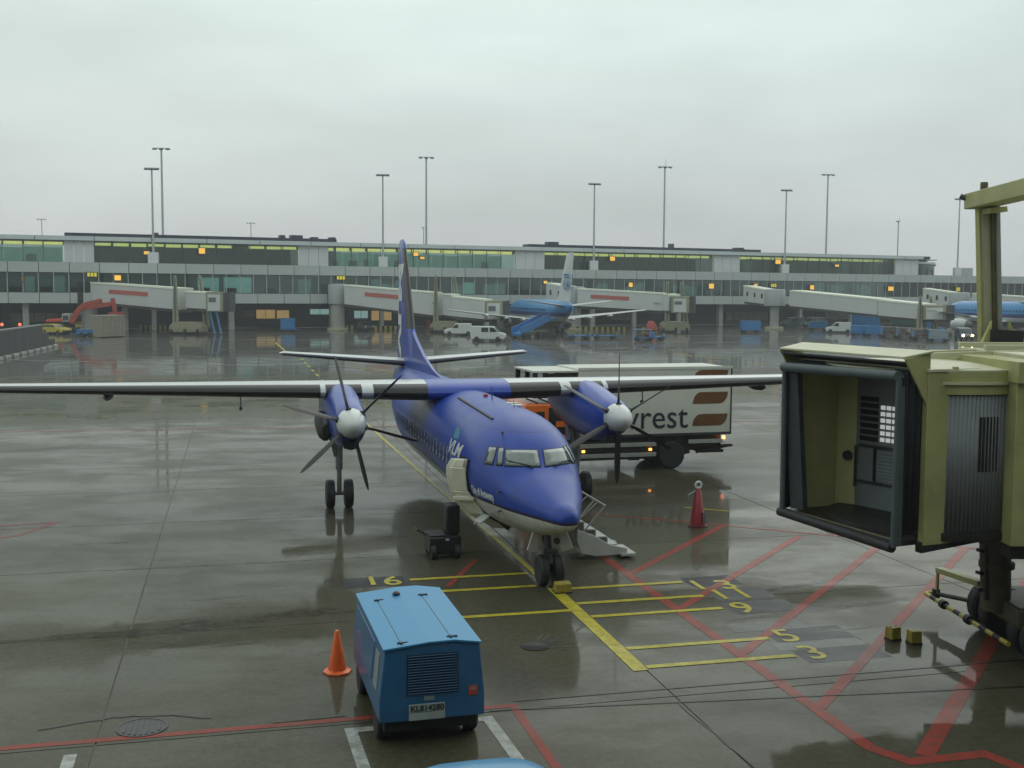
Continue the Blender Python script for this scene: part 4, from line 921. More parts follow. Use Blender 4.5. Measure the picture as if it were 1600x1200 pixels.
# support column, bogie and striped safety bar
b = MB(); b.tube(J(8.52, 19.5, 2.28), J(8.60, 19.5, .70), .27, .25, 14); b.lathe([(.36, 0), (.36, .12), (.27, .14)], J(8.52, 19.5, 2.12), n=14).lathe([(.30, 0), (.30, .10)], J(8.58, 19.5, 1.45), n=14); col_ = b.build('support_column', JL, jb)
for z in (1.05, 1.35, 1.75): MB().bar(J(8.30, 19.45, z), J(8.20, 19.4, z+.03), .08, .06).build('pipe_clip', DARKMETAL, col_)
MB().tube(J(8.33, 19.36, 2.2), J(8.36, 19.36, .9), .035, n=8).build('cable_conduit', JD, col_)
bg_ = Wbox(8.62, 18.7, .55, 9.7, 20.3, .92, 'bogie', JL, .06)
b = MB(); b.prism([J(8.55, 19.0, .90), J(9.5, 19.0, .90), J(9.1, 19.0, 1.35), J(8.5, 19.0, 1.35)], J(0, 1.0, 0) - J(0, 0, 0)); b.build('bogie_saddle', JL, bg_)
bw = wheel_mesh(.47, .34, 'wheel', .5)
for y in (18.4, 18.9, 20.1, 20.6):
    o = put('wheel', bw, bg_); o.location = J(9.05, y, .47) - bg_.location; o.location.z = .47 - bg_.location.z; o.rotation_euler = (0, 0, R(90)-JRZ)
YS = mat('stripe_yellow', (.46, .38, .05), .45, var=.15); 
P, Q = J(8.14, 21.60, .40), J(8.42, 18.55, .36); sbar = None
for k in range(13):
    b = MB(); b.tube(P.lerp(Q, k/13), P.lerp(Q, (k+1)/13), .045, n=10); b.build('bar_section', YS if k % 2 == 0 else BLACKRUB, jb)
b = MB(); b.tube(P, J(8.40, 21.62, .42), .045, n=10); b.build('bar_section', YS, jb)
for f_ in (.24, .55): 
    b = MB(); c_ = P.lerp(Q, f_); b.tube(c_ + (Q-P).normalized()*-.06, c_ + (Q-P).normalized()*.06, .085, n=12); b.build('bar_clamp', BLACKRUB, jb)
b = MB(); b.bar(J(8.60, 20.15, .98), J(8.28, 21.35, .94), .16, .10).bar(J(8.28, 21.40, .97), J(8.28, 21.40, .45), .05, .05); b.build('bar_bracket', JY, jb, .006)
b = MB(); b.tube(J(8.75, 20.4, .55), J(8.28, 21.45, .44), .045, n=8).tube(J(8.28, 21.45, .36), J(8.28, 21.45, .54), .075, n=10); b.build('bar_hinge_arm', JD, jb)
# ------------------------------------------------------------------ the pier across the apron
PO = Vector((-44.9, 179.0, 0)); PRZ = math.atan2(.399, .917); pe = Vector((.917, .399, 0)).normalized(); pn = Vector((-pe.y, pe.x, 0))
pier = thing('pier_building', 'long two storey grey terminal pier with lit glazed galleries across the apron', 'terminal', PO, PRZ)
def ps(u, off=0.0, v=480):                     # distance along the pier front seen at a pixel column
    d = ray(u, v); d = Vector((d.x, d.y, 0)); o = PO + pn*off
    den = d.x*pe.y - d.y*pe.x
    t = (o.x*pe.y - o.y*pe.x)/den
    return (d*t - o).dot(pe)
PG = mat('panel_grey', (.44, .475, .465), .5, var=.05, scale=.4); PG2 = mat('panel_light', (.66, .68, .69), .5, var=.05, scale=.4); PD = mat('pier_dark', (.020, .022, .028), .6, var=.2)
FAS = mat('roof_fascia', (.56, .61, .62), .5, var=.05, scale=.3); NAVY = mat('roof_plant_navy', (.028, .028, .06), .5); MUL = mat('mullion_dark', (.05, .07, .07), .5); MULL = mat('mullion_light', (.40, .43, .43), .5)
GT = glass_mat('teal_glass', (.54, .66, .62), refl=.0); GD = glass_mat('green_dark_glass', (.30, .36, .33), refl=.0)
INW = mat('dim_glow_wall', (.11, .155, .135), .6, var=.3, scale=.6, emit=(.10, .15, .13), es=.55); INT = mat('teal_glow_wall', (.12, .34, .28), .5, var=.3, scale=.5, emit=(.20, .32, .30), es=.8)  # walls glow in place of room light and of sky behind the glazing
INF = mat('gallery_floor', (.10, .12, .11), .5); LAMP = mat('ceiling_lamp', (.8, .8, .5), .4, emit=(1.0, .74, .22), es=1.7)
LAMP2 = mat('ceiling_lamp_bright', (.8, .8, .5), .4, emit=(1.0, .90, .30), es=4.2)
AMBER = mat('amber_sign', (.7, .4, .05), .4, emit=(1.0, .52, .07), es=.75); YSIGN = mat('gate_sign_yellow', (.6, .5, .03), .4, emit=(.9, .75, .05), es=.35)
CONCR = mat('column_concrete', (.34, .34, .31), .6, var=.12, scale=1.0); WARM = mat('warm_lit_wall', (.4, .3, .1), .5, emit=(.75, .50, .18), es=.32); BEI = mat('beige_wall', (.24, .22, .17), .6, var=.2)
S0, S1, SE = -62.0, ps(1497), 330.0
UB = 3.2                                       # set-back of the upper storey
def part(name, x0, y0, z0, x1, y1, z1, m, par=None, bev=0, M_=None):
    b = MB(); b.span((x0, y0, z0), (x1, y1, z1)); return b.build(name, m, par or pier, bev)
# slabs and bodies
part('mid_slab', S0, .4, 8.95, SE, 22, 10.40, PD); part('lower_slab', S0, .4, 4.35, SE, 22, 5.80, PD)
part('roof_slab', S0, UB-.9, 13.86, S1-6, 20, 14.42, PD); 
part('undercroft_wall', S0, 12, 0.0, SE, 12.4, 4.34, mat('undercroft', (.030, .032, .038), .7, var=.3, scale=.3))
part('gallery_floor', S0, UB+.2, 10.42, S1-3, 19.5, 10.55, INF); part('gallery_ceiling', S0, UB+.2, 13.70, S1-3, 19.5, 13.84, INF)
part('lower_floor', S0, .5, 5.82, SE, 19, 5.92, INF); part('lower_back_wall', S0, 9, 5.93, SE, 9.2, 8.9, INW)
# fascia panels (roof edge, ledge band, lower band): every panel with its own open joint
def panels(name, x0, x1, step, y, z0, z1, m):
    k = 0; x = x0; me = None
    while x < x1 - .01:
        xe = min(x+step, x1)
        if xe - x > step*.98:
            if me is None: b = MB(); b.span((.05, -.12, 0), (step-.05, .12, z1-z0)); me = b.mesh(name, m)
            put(name, me, pier, (x, y + (.015 if k % 2 else 0), z0))
        else: part(name, x+.05, y-.12, z0, xe-.03, y+.12, z1, m)
        x = xe; k += 1
panels('roof_edge_panel', S0, S1-8, 8.4, UB-1.05, 13.82, 14.47, FAS)
panels('ledge_panel', S0, SE-60, 4.25, .1, 8.92, 10.46, PG)
panels('lower_band_panel', S0, ps(125)-.3, 4.25, .12, 4.30, 5.86, PG); panels('lower_band_panel', ps(361), ps(512), 4.25, .12, 4.30, 5.86, PG); panels('lower_band_panel', ps(540), SE-60, 4.25, .12, 4.30, 5.86, PG)
panels('lower_band_panel', ps(130), ps(352), 4.25, .12, 4.30, 5.86, PG)
# upper gallery: solid white bays and glazed bays
bays = [(-60, 102, 'teal'), (149, 467, 'dark'), (513, 525, 'dark'), (525, 804, 'teal'), (849, 1112, 'dark'), (1153, 1395, 'dark')]
for a, c in ((102, 149), (467, 513), (804, 849), (1112, 1153), (1395, 1431)):
    s0, s1 = ps(a, UB), ps(c, UB); n = 3
    for k in range(n):
        x0, x1 = s0+(s1-s0)*k/n, s0+(s1-s0)*(k+1)/n; part('solid_bay_panel', x0+.03, UB-.35, 10.50, x1-.03, UB+.05, 13.80, PG2)
rnd = random.Random(3)
for a, c, ty in bays:
    s0 = max(S0, ps(a, UB)); s1 = ps(c, UB); n = max(1, round((s1-s0)/2.75)); st = (s1-s0)/n
    b = MB(); b.span((.05, -.02, 0), (st-.05, .02, 3.16)); me = b.mesh('gallery_pane', GT if ty == 'teal' else GD)
    b = MB(); b.span((-.05, -.09, 0), (.05, .06, 3.16)); mm = b.mesh('mullion', MUL)
    for k in range(n):
        put('gallery_pane', me, pier, (s0+st*k, UB, 10.55)); put('mullion', mm, pier, (s0+st*k, UB, 10.55))
        if rnd.random() < .97:
            L0 = rnd.uniform(.0, .35); part('ceiling_lamp', s0+st*k+L0, UB+1.1, 13.08+rnd.uniform(0, .12), s0+st*(k+1)-.1, UB+1.3, 13.60, LAMP if ty == 'teal' else LAMP2)
        if ty == 'teal':
            part('glow_panel', s0+st*k+.06, UB+6, 10.6, s0+st*(k+1)-.06, UB+6.1, 13.0 + rnd.uniform(-.2, .1), INT)  # glowing sheet stands in for sky seen through the far glazing
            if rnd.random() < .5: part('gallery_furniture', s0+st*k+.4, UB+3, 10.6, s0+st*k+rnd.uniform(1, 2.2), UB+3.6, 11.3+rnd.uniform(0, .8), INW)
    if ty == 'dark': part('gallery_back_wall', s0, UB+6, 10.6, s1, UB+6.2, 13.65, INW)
for u in (1180, 1330, 1378):
    s_ = ps(u, UB); part('glow_panel', s_-1.0, UB+3, 10.7, s_+1.3, UB+3.1, 12.9, INT)  # glowing teal spots added behind the panes
# lower gallery
s = S0; n = 0
b = MB(); b.span((.06, -.02, 0), (2.06, .02, 2.98)); lp = b.mesh('lower_pane', glass_mat('lower_glass', (.50, .58, .57), refl=.0)); b = MB(); b.span((-.06, -.12, 0), (.06, .08, 2.98)); lm = b.mesh('mullion', MULL)
while s < 230:
    put('lower_pane', lp, pier, (s, .35, 5.92)); put('mullion', lm, pier, (s, .35, 5.92))
    r_ = rnd.random()
    if r_ < .34: part('glow_panel', s+rnd.uniform(.1, .6), 4+rnd.uniform(0, 3), 6.0, s+rnd.uniform(1.2, 2.0), 7.3, 8.2+rnd.uniform(-.8, .5), INT)  # self-glowing panel in place of brightness behind the glass
    elif r_ < .52: part('seat_row', s+.2, 2.2, 5.95, s+1.9, 2.8, 6.75, mat('seat_blue', (.03, .05, .09), .5))
    elif r_ < .70: part('inner_column', s+.5, 3, 5.95, s+.9, 3.4, 8.85, BEI)
    s += 2.12
# glowing panels standing in for bright glimpses of the hall beyond (pale teal)
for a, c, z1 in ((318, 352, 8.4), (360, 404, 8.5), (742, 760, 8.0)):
    part('glow_panel', ps(a), 6.0, 6.0, ps(c), 6.1, z1, mat('hall_glow', (.14, .36, .31), .4, emit=(.22, .40, .36), es=1.3))
# end drum of the upper storey on the right
b = MB(); n = 22; cxs = ps(1432, UB); Ld = ps(1497, UB) - cxs
P = [(cxs + Ld*math.sin(math.pi/2*k/n), UB + 13 - 13*math.cos(math.pi/2*k/n)) for k in range(n+1)]
for k in range(n):
    (x0, y0), (x1, y1) = P[k], P[k+1]
    for z, h, nm, m, th in ((10.5, 2.3, 'drum_pane', GT if k < 13 else PG2, .06),):
        b = MB(); b.bar((x0+(x1-x0)*.03, y0+(y1-y0)*.03, 11.7), (x1-(x1-x0)*.03, y1-(y1-y0)*.03, 11.7), th, 2.4); b.build(nm, m, pier)
    for z in (12.35, 11.6): 
        b = MB(); b.bar((x0, y0-.05, z), (x1, y1-.05, z), .08, .10); b.build('drum_rail', MUL, pier)
    b = MB(); b.bar((x0-.4, y0-.4, 13.1), (x1-.3, y1-.4, 13.1-.03*k), .5, .38); b.build('drum_roof_edge', FAS, pier)
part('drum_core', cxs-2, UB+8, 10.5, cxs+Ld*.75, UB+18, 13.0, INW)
b = MB(); b.prism([(S1-14, UB-.9, 13.86), (S1-8, UB-.9, 13.86), (S1-2, UB+4, 13.5), (S1-2, UB+16, 13.5), (S1-14, UB+16, 13.86)], (0, 0, .4)); b.build('roof_slab', FAS, pier)
for k in range(9): part('roof_rail_post', cxs+.6*k*1.8, UB+7, 13.3, cxs+.6*k*1.8+.12, UB+7.2, 14.3, MUL)
part('roof_rail', cxs, UB+7, 14.2, cxs+10, UB+7.2, 14.4, MUL)
part('stair_head', ps(1503, 6), 6, 10.5, ps(1518, 6), 9, 12.3, PG)
# roof plant
for a, c in ((104, 527), (826, 1187)):
    x0, x1 = ps(a, 8), ps(c, 8); n = 10
    for k in range(n): part('roof_parapet', x0+(x1-x0)*k/n+.02, 8, 14.44, x0+(x1-x0)*(k+1)/n-.02, 11, 15.25, NAVY)
for u, wd, hh in ((246, .8, .35), (443, .9, .5), (465, 2.0, .55), (493, 1.2, .3), (521, 1.0, .35), (864, 2.2, .55), (1050, .4, .8), (1155, 1.8, .35)):
    s_ = ps(u, 9); part('roof_unit', s_-wd/2, 9, 15.26, s_+wd/2, 10.6, 15.26+hh, NAVY if u != 1155 else DARKMETAL)
# undercroft columns and lit rooms
for u, wd in ((361, .9), (522, 1.3), (596, .7), (632, .8), (925, .9), (990, .8), (1060, .8), (1125, .9), (1250, .7), (1330, .8), (195, .9), (240, .7), (40, .9), (830, .8), (760, .8), (1420, .8)):
    s_ = ps(u, 2); part('column', s_-wd/2, 1.6, 0, s_+wd/2, 1.6+wd, 4.34, CONCR, None, .04)
for a, c, z0, z1, m in ((378, 398, 1.9, 3.0, BEI), (400, 430, 1.6, 3.1, WARM), (432, 452, 1.6, 3.0, WARM), (484, 516, 2.3, 3.2, INT), (553, 575, 1.6, 2.9, INT), (580, 612, 1.2, 2.9, WARM), (1135, 1200, .9, 2.6, BEI), (15, 90, 1.2, 2.6, BEI), (370, 378, .6, 2.8, mat('red_door', (.16, .02, .02), .5)), (955, 985, 1.0, 2.6, BEI), (1290, 1330, 1.0, 2.8, BEI)):
    s0, s1 = ps(a, 11.9), ps(c, 11.9); n = max(1, round((s1-s0)/1.6))
    for k in range(n): part('room_window', s0+(s1-s0)*k/n+.06, 11.85, z0, s0+(s1-s0)*(k+1)/n-.06, 11.98, z1, m)
# ---- signs hung along the pier: each a thing
def sign(u, v, off, wd, hh, m, label, box=True):
    wd *= .76; hh *= .76; s_ = ps(u, off); p = PO + pe*s_ + pn*off; q = at(u, v, p.y)
    t = thing('gate_sign', label, 'sign', (p.x, p.y, q.z), PRZ, 'lit signs along the pier')
    b = MB(); b.span((-wd/2-.12, .02, -hh/2-.1), (wd/2+.12, .22, hh/2+.1)); b.build('housing', PD, t)
    if m == YSIGN:
        for k in range(3): b = MB(); x = -wd/2 + wd*k/3; b.span((x+.06, -.03, -hh/2), (x+wd/3-.06, .019, hh/2)); b.build('sign_face', m, t)
    else: b = MB(); b.span((-wd/2, -.03, -hh/2), (wd/2, .019, hh/2)); b.build('sign_face', m, t)
for u, v, off, wd, hh, m, lb in (
  (317, 392, 2.4, 1.25, 1.15, AMBER, 'square amber sign in the upper gallery, left of the blue tail fin'),
  (231, 395, 2.4, 1.1, .6, AMBER, 'small flat amber sign beside the leftmost near light mast'),
  (185, 434, -.3, 1.2, 1.0, AMBER, 'amber sign above the left far bridge tunnel'),
  (145, 429, -.3, 1.9, .75, YSIGN, 'black and yellow gate sign at the root of the leftmost far bridge'),
  (37, 436, -.3, .55, 1.0, YSIGN, 'narrow yellow sign at the far left of the lower gallery'),
  (533, 434, -.3, 1.9, .75, YSIGN, 'black and yellow gate sign at the root of the bridge left of the blue fin'),
  (650, 397, 2.4, 1.1, .8, AMBER, 'amber sign in the gallery just right of the blue tail fin'),
  (660, 403, 2.4, 1.0, .5, AMBER, 'lower and dimmer amber sign right of the blue tail fin'),
  (852, 441, -.3, .9, .6, AMBER, 'small amber sign at the bridge behind the pale blue airliner fin'),
  (956, 404, 2.4, 1.3, 1.0, AMBER, 'amber sign in the upper gallery right of the pale airliner fin'),
  (985, 445, -.3, 1.0, 1.0, AMBER, 'amber sign in the lower gallery above the tunnel right of the pale fin'),
  (1111, 447, -.3, 1.4, 1.2, AMBER, 'bright square amber sign in the lower gallery right of the bridge cab'),
  (1180, 445, -.3, .9, .5, AMBER, 'small reddish amber sign over the three window link of the middle right bridge'),
  (1208, 446, -.3, 1.8, .8, YSIGN, 'black and yellow gate sign over the rotunda of the middle right bridge'),
  (1214, 409, 2.4, 1.6, 1.1, AMBER, 'amber sign in the upper gallery beside the right near light mast'),
  (1268, 449, -.3, 1.2, 1.1, AMBER, 'amber sign in the lower gallery over the long right tunnel'),
  (1306, 415, 2.4, 1.2, .5, AMBER, 'thin amber sign in the upper gallery near the solid bay at right'),
  (1391, 451, -.3, 1.8, 1.1, AMBER, 'wide amber sign in the lower gallery left of the rightmost link'),
  (1496, 452, -.3, 1.5, 1.0, YSIGN, 'yellow gate sign next to the cream lifting post at right'),
): sign(u, v, off, wd, hh, m, lb)
# ------------------------------------------------------------------ light masts
MG = mat('mast_grey', (.42, .44, .45), .45, .3); MH = mat('lamp_head_dark', (.07, .07, .09), .5)
def mast(u, vt, Y, zb, label, heads=3, box=False, aerial=False, wd=2.4, r=.20):
    p = at(u, vt, Y); t = thing('light_mast', label, 'light mast', (p.x, Y, zb), PRZ*.3, 'floodlight masts around the pier')
    h = p.z - zb
    b = MB(); b.tube((0, 0, 0), (0, 0, h), r, r*.62, 10); b.build('pole', MG, t)
    b = MB(); b.span((-wd/2, -.06, h-.12), (wd/2, .06, h)); b.tube((-wd/2+.2, -.4, h-.1), (-wd/2+.2, .4, h-.1), .05, n=6).tube((wd/2-.2, -.4, h-.1), (wd/2-.2, .4, h-.1), .05, n=6); b.build('crossarm', MG, t)
    for k in range(heads):
        x = -wd/2+.35 + (wd-.7)*k/max(1, heads-1) if heads > 1 else -.3
        b = MB(); b.prism([(x-.36, -.45, h-.42), (x+.36, -.45, h-.42), (x+.36, .3, h-.22), (x-.36, .3, h-.22)], (0, 0, .22)); b.build('floodlight', MH, t, .03)
    if box: b = MB(); b.span((-.75, -.55, 0), (.75, .55, 1.75)); b.build('base_cabinet', PG2, t, .02)
    if aerial: b = MB(); b.tube((.2, 0, h), (.2, 0, h+1.8), .06, .03, 6); b.build('aerial', MG, t)
for u, vt, off, lb in ((237, 262, 1.2, 'shorter mast of the close pair at left, on the ledge with a white cabinet'), (598, 272, 1.2, 'mast with white cabinet on the ledge just left of the blue tail fin'), (929, 286, 1.2, 'mast with white cabinet on the ledge just right of the pale airliner fin'), (1229, 296, 1.2, 'mast with white cabinet on the ledge over the long right tunnel'), (1500, 310, 1.2, 'mast on the ledge beside the cream lifting post at right')):
    p = PO + pe*ps(u, off) + pn*off; mast(u, vt, p.y, 10.42, lb, box=True, wd=2.2)
for u, vt, off, lb, hd, ae in ((252, 231, 24, 'taller mast of the close pair at left, rising behind the pier roof', 3, False), (666, 245, 24, 'tall mast behind the pier roof right of the blue tail fin', 3, False), (1039, 260, 24, 'tall mast with an aerial on top behind the pier roof', 3, True), (1294, 272, 24, 'tall mast behind the pier roof at right', 3, False)):
    p = PO + pe*ps(u, off) + pn*off; mast(u, vt, p.y, 0, lb, hd, aerial=ae, wd=2.9, r=.26)
for u, vt, Y, lb, hd in ((65, 342, 420, 'distant thin mast over the roof at the far left', 3), (392, 348, 430, 'distant thin mast over the dark roof plant left of the blue fin', 3), (662, 355, 400, 'small distant mast just left of the tall one right of the blue fin', 1), (1404, 345, 330, 'distant single lamp mast over the drum end of the pier', 1)):
    mast(u, vt, Y, 0, lb, hd, wd=3.2 if hd > 1 else 1.4, r=.25, aerial=(hd == 1 and u > 1000))
# ------------------------------------------------------------------ far passenger bridges
FW = mat('far_bridge_white', (.55, .56, .54), .5, var=.05, scale=.6); FR = mat('far_bridge_roof', (.74, .76, .62), .5); FC = mat('far_bridge_cream', (.27, .255, .17), .55, var=.15); FD = mat('far_bridge_under', (.07, .07, .065), .6); SIGNR = mat('banner_red', (.46, .11, .09), .5); BSEAL = mat('far_bellows', (.045, .05, .055), .6)
def P3(u, v, Y): return at(u, v, Y)
def tunnel(par, A, B, zt_a, zb_a, zt_b, zb_b, wd, name='tunnel', m=FW, roof=True):
    d = Vector((B.x-A.x, B.y-A.y, 0)).normalized(); n = Vector((-d.y, d.x, 0)); o = par.location
    rg = []
    for p, zt_, zb_ in ((A, zt_a, zb_a), (B, zt_b, zb_b)):
        q = Vector((p.x, p.y, 0)) - o
        rg.append([q + Vector((0, 0, zb_)), q + n*wd + Vector((0, 0, zb_)), q + n*wd + Vector((0, 0, zt_)), q + Vector((0, 0, zt_))])
    b = MB(); b.loft(rg); ob = b.build(name, m, par, .02)
    if roof:
        rg = [[r_[3] - n*.08 + Vector((0, 0, .02)), r_[2] + n*.08 + Vector((0, 0, .02)), r_[2] + n*.05 + Vector((0, 0, .26)), r_[3] - n*.05 + Vector((0, 0, .26))] for r_ in rg]
        b = MB(); b.loft(rg); b.build('tunnel_roof', FR, ob)
    rg = []
    for p, zt_, zb_ in ((A, zt_a, zb_a), (B, zt_b, zb_b)):
        q = Vector((p.x, p.y, 0)) - o; rg.append([q + n*.3 + Vector((0, 0, zb_-.4)), q + n*(wd-.3) + Vector((0, 0, zb_-.4)), q + n*(wd-.3) + Vector((0, 0, zb_-.02)), q + n*.3 + Vector((0, 0, zb_-.02))])
    b = MB(); b.loft(rg); b.build('underframe', FD, ob)
    return ob, n, d
def far_bridge(label, secs, rot_, cab=None, legp=None, link=None, banner=None, base=True, stair=False):
    ru, rt, rb_, rY, rw = rot_
    O = at(ru, 480, rY); O.z = 0
    t = thing('passenger_bridge', label, 'jet bridge', O, 0, 'far passenger bridges along the pier')
    zt_, zb_ = at(ru, rt, rY).z, at(ru, rb_, rY).z
    b = MB(); b.lathe([(rw, zb_), (rw, zt_), (rw*.9, zt_+.25), (.01, zt_+.3)], (0, rw, 0), n=20); b.build('rotunda', mat('far_rotunda', (.34, .36, .37), .5), t)
    b = MB(); b.tube((0, rw, 0), (0, rw, zb_-.05), 1.15 if base else .8, n=16); b.build('rotunda_column', CONCR, t)
    b = MB(); b.lathe([(1.7, 0), (1.7, .35), (1.2, .4)], (0, rw, 0), n=16); b.build('column_plinth', mat('plinth_cream', (.42, .40, .26), .6), t)
    for i, (u0, t0, b0, Y0, u1, t1, b1, Y1, wd) in enumerate(secs):
        A, B = at(u0, 480, Y0), at(u1, 480, Y1)
        ob, n, d = tunnel(t, A, B, at(u0, t0, Y0).z, at(u0, b0, Y0).z, at(u1, t1, Y1).z, at(u1, b1, Y1).z, wd)
        if banner and i == banner[0]:
            f0, f1 = banner[1], banner[2]; za0, za1 = at(u0, t0, Y0).z, at(u1, t1, Y1).z
            q0, q1 = A.lerp(B, f0), A.lerp(B, f1); z0_ = za0 + (za1-za0)*f0 - 1.0; z1_ = za0 + (za1-za0)*f1 - 1.0
            q0 = Vector((q0.x, q0.y, z0_)) - O - n*.04; q1 = Vector((q1.x, q1.y, z1_)) - O - n*.04
            b = MB(); b.bar(q0, q1, .06, .62); bo = b.build('red_banner', SIGNR, ob)
            f0, f1 = f1+.28, min(.97, f1+.42)
            q0, q1 = A.lerp(B, f0), A.lerp(B, f1); q0 = Vector((q0.x, q0.y, za0+(za1-za0)*f0-1.5)) - O - n*.04; q1 = Vector((q1.x, q1.y, za0+(za1-za0)*f1-1.5)) - O - n*.04
            b = MB(); b.bar(q0, q1, .05, .25); b.build('small_emblem', mat('emblem_blue_grey', (.24, .28, .36), .5), ob)
    if cab:
        u0, u1, t0, b0, Y = cab; A, B = at(u0, 480, Y), at(u1, 480, Y); z1_, z0_ = at(u0, t0, Y).z, at(u0, b0, Y).z
        wx = B.x-A.x; o = A - O; o.z = 0
        b = MB(); b.span((o.x, o.y, z0_), (o.x+wx*.72, o.y+3.4, z1_)); cb = b.build('cab', FC, t, .05)
        b = MB(); b.span((o.x+.25, o.y-.05, z0_+.15), (o.x+wx*.60, o.y, z1_-.35)); fr = b.build('cab_door', FW, cb)
        b = MB(); b.span((o.x+.4, o.y-.08, z0_+1.35), (o.x+wx*.42, o.y-.05, z1_-.8)); b.build('cab_window', mat('far_window', (.12, .12, .13), .2), cb)
        b = MB(); b.span((o.x+wx*.72, o.y+.1, z0_+.05), (o.x+wx*.86, o.y+3.3, z1_-.05)).span((o.x+wx*.86, o.y, z0_), (o.x+wx, o.y+3.4, z1_+.05)); b.build('bellows', BSEAL if u0 != 323 else FC, cb)
        if stair:
            for x in (0.1, wx*.30):
                b = MB(); b.bar((o.x+x+.3, o.y+.6, z0_), (o.x+x+1.0, o.y+.4, .1), .22, .25); b.build('service_stair', mat('stair_blue', (.05, .20, .38), .5), cb)
    if legp:
        u, vt, vb, Y = legp; p = at(u, vb, Y) - O; zt2 = at(u, vt, Y).z
        for dx in (0, 3.6):
            b = MB(); b.bar((p.x + dx, p.y + (0 if dx == 0 else 3.2), .9), (p.x + dx*.75, p.y + (0 if dx == 0 else 3.2), zt2), .95, .5, w2=.34, h2=.3, up=(0, 1, 0)); lg = b.build('lifting_leg', FC, t, .03)
            b = MB(); b.bar((p.x + dx, p.y - .26 + (0 if dx == 0 else 3.2), 1.2), (p.x + dx*.75, p.y - .26 + (0 if dx == 0 else 3.2), zt2-.4), .18, .06, w2=.1, h2=.04, up=(0, 1, 0)); b.build('leg_slot', FD, lg)
        if base:
            b = MB(); b.loft([[Vector((p.x + a_*2.3*k + 1.4, p.y + 1.6 + c_*1.9, z)) for a_, c_ in ((-1,-1),(1,-1),(1,1),(-1,1))] for k, z in ((1, .35), (1, 1.2), (.75, 1.75))]); bs = b.build('wheel_bogie', FC, t, .05)
            for x in (-.6, 1.4, 3.2): o = put('wheel', FWH, bs, (p.x + x, p.y - .2, .42), R(90)*0)
FWH = wheel_mesh(.42, .4)
far_bridge('leftmost far passenger bridge with red banner, its cab ending at a glazed hall', [(142, 443, 471, 171, 279, 452.5, 484, 163.5, 3.2), (290, 457, 481, 162.8, 322, 459, 483, 161.5, 2.9)], (134, 443, 471, 171.5, 1.5), cab=(322, 359, 456, 487, 161), legp=(275, 430, 520, 161.5), banner=(0, .22, .66), stair=True)
far_bridge('second far passenger bridge with red banner, passing behind the blue tail fin', [(538, 447, 475, 181, 680, 459, 493, 176, 3.2), (692, 461, 492, 175.8, 706, 462, 494, 175.2, 3.0), (706, 465, 494, 175.1, 758, 470, 499, 173, 2.9)], (525, 446, 475, 182, 1.5), cab=(759, 796, 470, 500, 172.5), legp=(681, 430, 519, 175), banner=(0, .23, .72))
far_bridge('third far passenger bridge with red banner, to the right of the pale airliner fin', [(853, 444, 471, 192, 898, 452, 474, 188, 3.0), (902, 452.5, 478, 187, 1036, 460, 486, 181, 3.2), (1036, 461, 485, 180.8, 1045, 462, 486, 180, 3.0)], (898, 450, 478, 188, 1.6), cab=(1050, 1087, 463, 489, 179), legp=(1042, 440, 512, 181), banner=(1, .16, .61))
far_bridge('fourth far passenger bridge, long plain white tunnel without banner, over parked vans', [(1161, 448, 471, 208, 1201, 455, 476, 203, 3.0), (1233, 455.5, 478, 200, 1371, 469, 492, 180, 3.2), (1372, 470, 493, 179.8, 1440, 477, 499, 172, 3.0)], (1214, 454, 478, 202, 1.9), cab=(1445, 1492, 477, 500, 171), legp=(1436, 462, 520, 172), base=False)
far_bridge('fifth far passenger bridge with red banner, partly behind the cream lifting post', [(1441, 452, 476, 206, 1491, 459, 480, 202, 3.0), (1518, 460, 485, 200, 1640, 468, 497, 190, 3.2)], (1504, 459, 482, 201, 1.9), banner=(1, .42, .95), base=False)
for u in (863, 872, 882): pass
WN = mat('slot_window', (.03, .03, .035), .2)
# three slot windows on each short link
for t in [o for o in COL.objects if o.get('category') == 'jet bridge' and any(w_ in o['label'] for w_ in ('third', 'fourth', 'fifth'))]:
    tn = [c for c in COL.objects if c.parent == t and c.name.startswith('tunnel')][0]
    V = [v.co for v in tn.data.vertices]
    spec = {'thi': (853, 444, 471, 192, 898, 452, 474, 188), 'fou': (1161, 448, 471, 208, 1201, 455, 476, 203), 'fif': (1441, 452, 476, 206, 1491, 459, 480, 202)}[t['label'][:3]]
    A, B = at(spec[0], 480, spec[3]), at(spec[4], 480, spec[7]); d = Vector((B.x-A.x, B.y-A.y, 0)).normalized(); n_ = Vector((-d.y, d.x, 0))
    for f_ in (.16, .45, .73):
        p = A.lerp(B, f_); z = (at(spec[0], (spec[1]+spec[2])/2, spec[3]).z)*(1-f_) + at(spec[4], (spec[5]+spec[6])/2, spec[7]).z*f_ + .15
        q = Vector((p.x, p.y, z)) - t.location - n_*.03; b = MB(); b.bar(q - Vector((0, 0, .42)), q + Vector((0, 0, .42)), .38, .06, up=tuple(n_)); b.build('slot_window', WN, tn)
